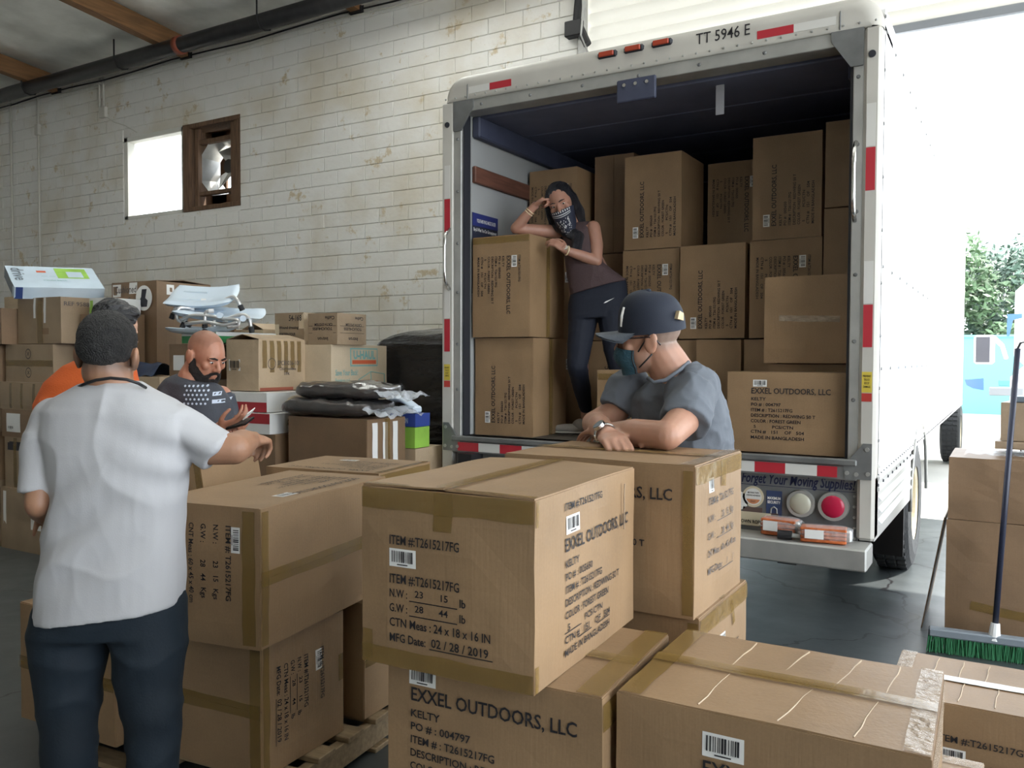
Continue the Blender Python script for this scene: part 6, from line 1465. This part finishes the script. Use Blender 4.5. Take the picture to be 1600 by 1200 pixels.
# push broom
M['bristle'] = mat('green_bristles', (.02, .16, .06), .7); M['handle'] = mat('dark_blue_handle', (.018, .022, .045), .35); M['broombar'] = mat('grey_broom_bar', (.20, .23, .26), .5)
br = thing('push_broom', 'push broom with green bristles leaning on the right hand stack', 'broom', (-0.119, 5.008, 0.000))
a, b_ = V((-0.361, 5.019, 0.000)), V((0.152, 5.065, 0.000)); d_ = (b_ - a).normalized(); nn = V((-d_.y, d_.x, 0))
L_ = (b_ - a).length
m = MB().cbox((0, -.03, .085), (L_, .03, .13), .008, Matrix.Translation(a) @ Matrix.Rotation(math.atan2(d_.y, d_.x), 4, 'Z')); m.build('broom_bar', 'broombar', br)
m = MB(); rn = random.Random(3)
for k in range(900):
    p = a + d_ * (rn.random() * L_) + nn * ((rn.random() - .5) * .05); q = p + V(((rn.random() - .5) * .03, (rn.random() - .5) * .03, 0))
    m.cyl((p.x, p.y, .09), (q.x, q.y, .002), .0018, n=3, caps=False)
tag(m.build('bristles', 'bristle', br), kind='stuff')
hb = a + d_ * (L_ * .60) + V((0, 0, .12)); ht = V((0.024, 5.240, 1.628))
MB().cyl(hb, ht, .015, n=12).build('broom_handle', 'handle', br, True); MB().cyl(hb - (ht - hb).normalized() * .02, hb + (ht - hb).normalized() * .07, .032, .022, 12).build('handle_socket', 'white', br)
MB().tube([ht, ht + V((.012, 0, .03)), ht + V((.03, 0, .035)), ht + V((.035, 0, .01))], .006, 6).build('hang_loop', 'black', br)

# ================================================================ the yard outside
M['leaf'] = mat('tree_leaves', (.10, .17, .08), .6, var=.5, vs=1.2); M['leaf2'] = mat('grey_green_leaves', (.12, .19, .14), .6, var=.5, vs=1.0); M['bark'] = mat('bark', (.12, .09, .07), .9)
def tree(label, x, y, h, r, seed, lm, n=7000):
    t = thing('yard_tree', label, 'tree', (x, y, 0), group='trees across the yard'); rn = random.Random(seed)
    MB().tube([(x, y, 0), (x + .1, y, h * .3), (x - .1, y + .1, h * .55), (x, y, h * .8)], [.22, .18, .12, .05], 8).build('trunk', 'bark', t)
    for k in range(5):
        a = rn.random() * 6.3; MB().tube([(x, y, h * (.35 + .08 * k)), (x + math.cos(a) * r * .4, y + math.sin(a) * r * .4, h * (.5 + .08 * k)), (x + math.cos(a) * r * .7, y + math.sin(a) * r * .7, h * (.55 + .09 * k))], [.07, .05, .02], 6).build('branch', 'bark', t)
    cl = [(V((rn.gauss(0, .45) * r, rn.gauss(0, .45) * r, h * (.34 + .55 * rn.random()))), r * (.25 + .25 * rn.random())) for _ in range(22)]
    m = MB()
    for k in range(n):
        c, rr = rn.choice(cl); d = V((rn.gauss(0, 1), rn.gauss(0, 1), rn.gauss(0, 1))).normalized(); p = V((x, y, 0)) + c + d * rr * (.6 + .4 * rn.random())
        u = V((rn.gauss(0, 1), rn.gauss(0, 1), rn.gauss(0, .6))).normalized(); w_ = u.orthogonal().normalized(); s = .09 + .10 * rn.random()
        m.quad(p - u * s, p + w_ * s * .45, p + u * s, p - w_ * s * .45)
    tag(m.build('foliage', lm, t), kind='stuff')
tree('broad tree in the yard nearest the truck\'s front edge', -2.6, 33, 6.0, 2.6, 1, 'leaf'); tree('grey-green tree in the middle of the yard view', .2, 35.5, 5.6, 2.3, 2, 'leaf2'); tree('tree behind the parked white truck', 3.4, 33.5, 5.6, 2.6, 3, 'leaf'); tree('outer tree right of the parked white truck', 7.2, 35, 5.8, 2.8, 4, 'leaf2', 1600)
M['aqua'] = mat('aqua_wall', (.12, .36, .38), .7)
t = thing('yard_wall', 'pale aqua low wall across the yard', 'wall', (0, 28, 0))
MB().box((-14, 28, -.02), (14, 28.2, 2.2)).build('wall_run', 'aqua', t); MB().cbox((-14, 27.95, 2.2), (14, 28.25, 2.28), .02).build('coping', 'aqua', t)
M['winb'] = mat('blue_tinted_glass', (.10, .20, .40), .1); M['mirrorg'] = mat('mirror_glass', (.10, .10, .12), .3, .3); M['chromeb'] = mat('pale_chrome', (.7, .75, .8), .25, .5)
pt = thing('parked_truck', 'white truck with a big wing mirror parked outside the door', 'truck', (1.1, 13.6, 0))
MB().cbox((-.02, 13.0, .55), (2.3, 15.4, 1.5), .2).build('lower_body', 'tside', pt, True); MB().cbox((.02, 13.6, 1.4), (2.25, 15.4, 2.75), .22).build('cab', 'tside', pt, True)
MB().cbox((.2, 13.585, 1.65), (2.1, 13.62, 2.4), .05).build('windscreen', 'winb', pt)
MB().prism([(-0.070, 13.550, 2.197), (0.105, 13.550, 2.202), (0.106, 13.550, 2.141), (0.000, 13.550, 2.116), (-0.041, 13.550, 1.887), (-0.072, 13.550, 1.888)], (0, -.02, 0)).build('screen_trim', 'winb', pt)
mm = MB().cbox(V((-0.447, 12.900, 1.507)), V((-0.201, 12.900, 1.899)) + V((0, .12, 0)), .03).build('wing_mirror', 'tside', pt); MB().cbox(V((-0.424, 12.880, 1.533)), V((-0.259, 12.880, 1.874)) + V((0, .02, 0)), .012).build('mirror_glass', 'mirrorg', mm)
MB().tube([(-0.216, 12.980, 1.858), (-0.120, 13.200, 1.759), (-0.072, 13.300, 1.586)], .03, 8).build('mirror_arm', 'tside', pt, True)
MB().prism([(-0.552, 12.950, 1.297), (-0.325, 12.950, 1.318), (-0.322, 12.950, 1.155), (-0.450, 12.950, 1.178), (-0.527, 12.950, 1.220)], (0, .15, 0)).build('wheel_fairing', 'winb', pt)
for (u0, v0, u1, v1) in (): pass
MB().cbox(V((-0.260, 12.900, 1.090)), V((0.140, 12.900, 1.201)) + V((0, .1, 0)), .01).build('grille_bar', 'bar', pt); MB().cbox(V((-0.151, 12.920, 1.219)), V((-0.021, 12.920, 1.298)) + V((.0, .06, 0)), .01).build('headlamp', 'aqua', pt)
for xx in (.25, 2.0): MB().cyl((xx - .13, 14.0, .42), (xx + .13, 14.0, .42), .42, n=20).build('wheel', 'tyre', pt)
MB().cbox((.1, 12.9, .35), (2.2, 13.1, .6), .05).build('bumper', 'chromeb', pt)
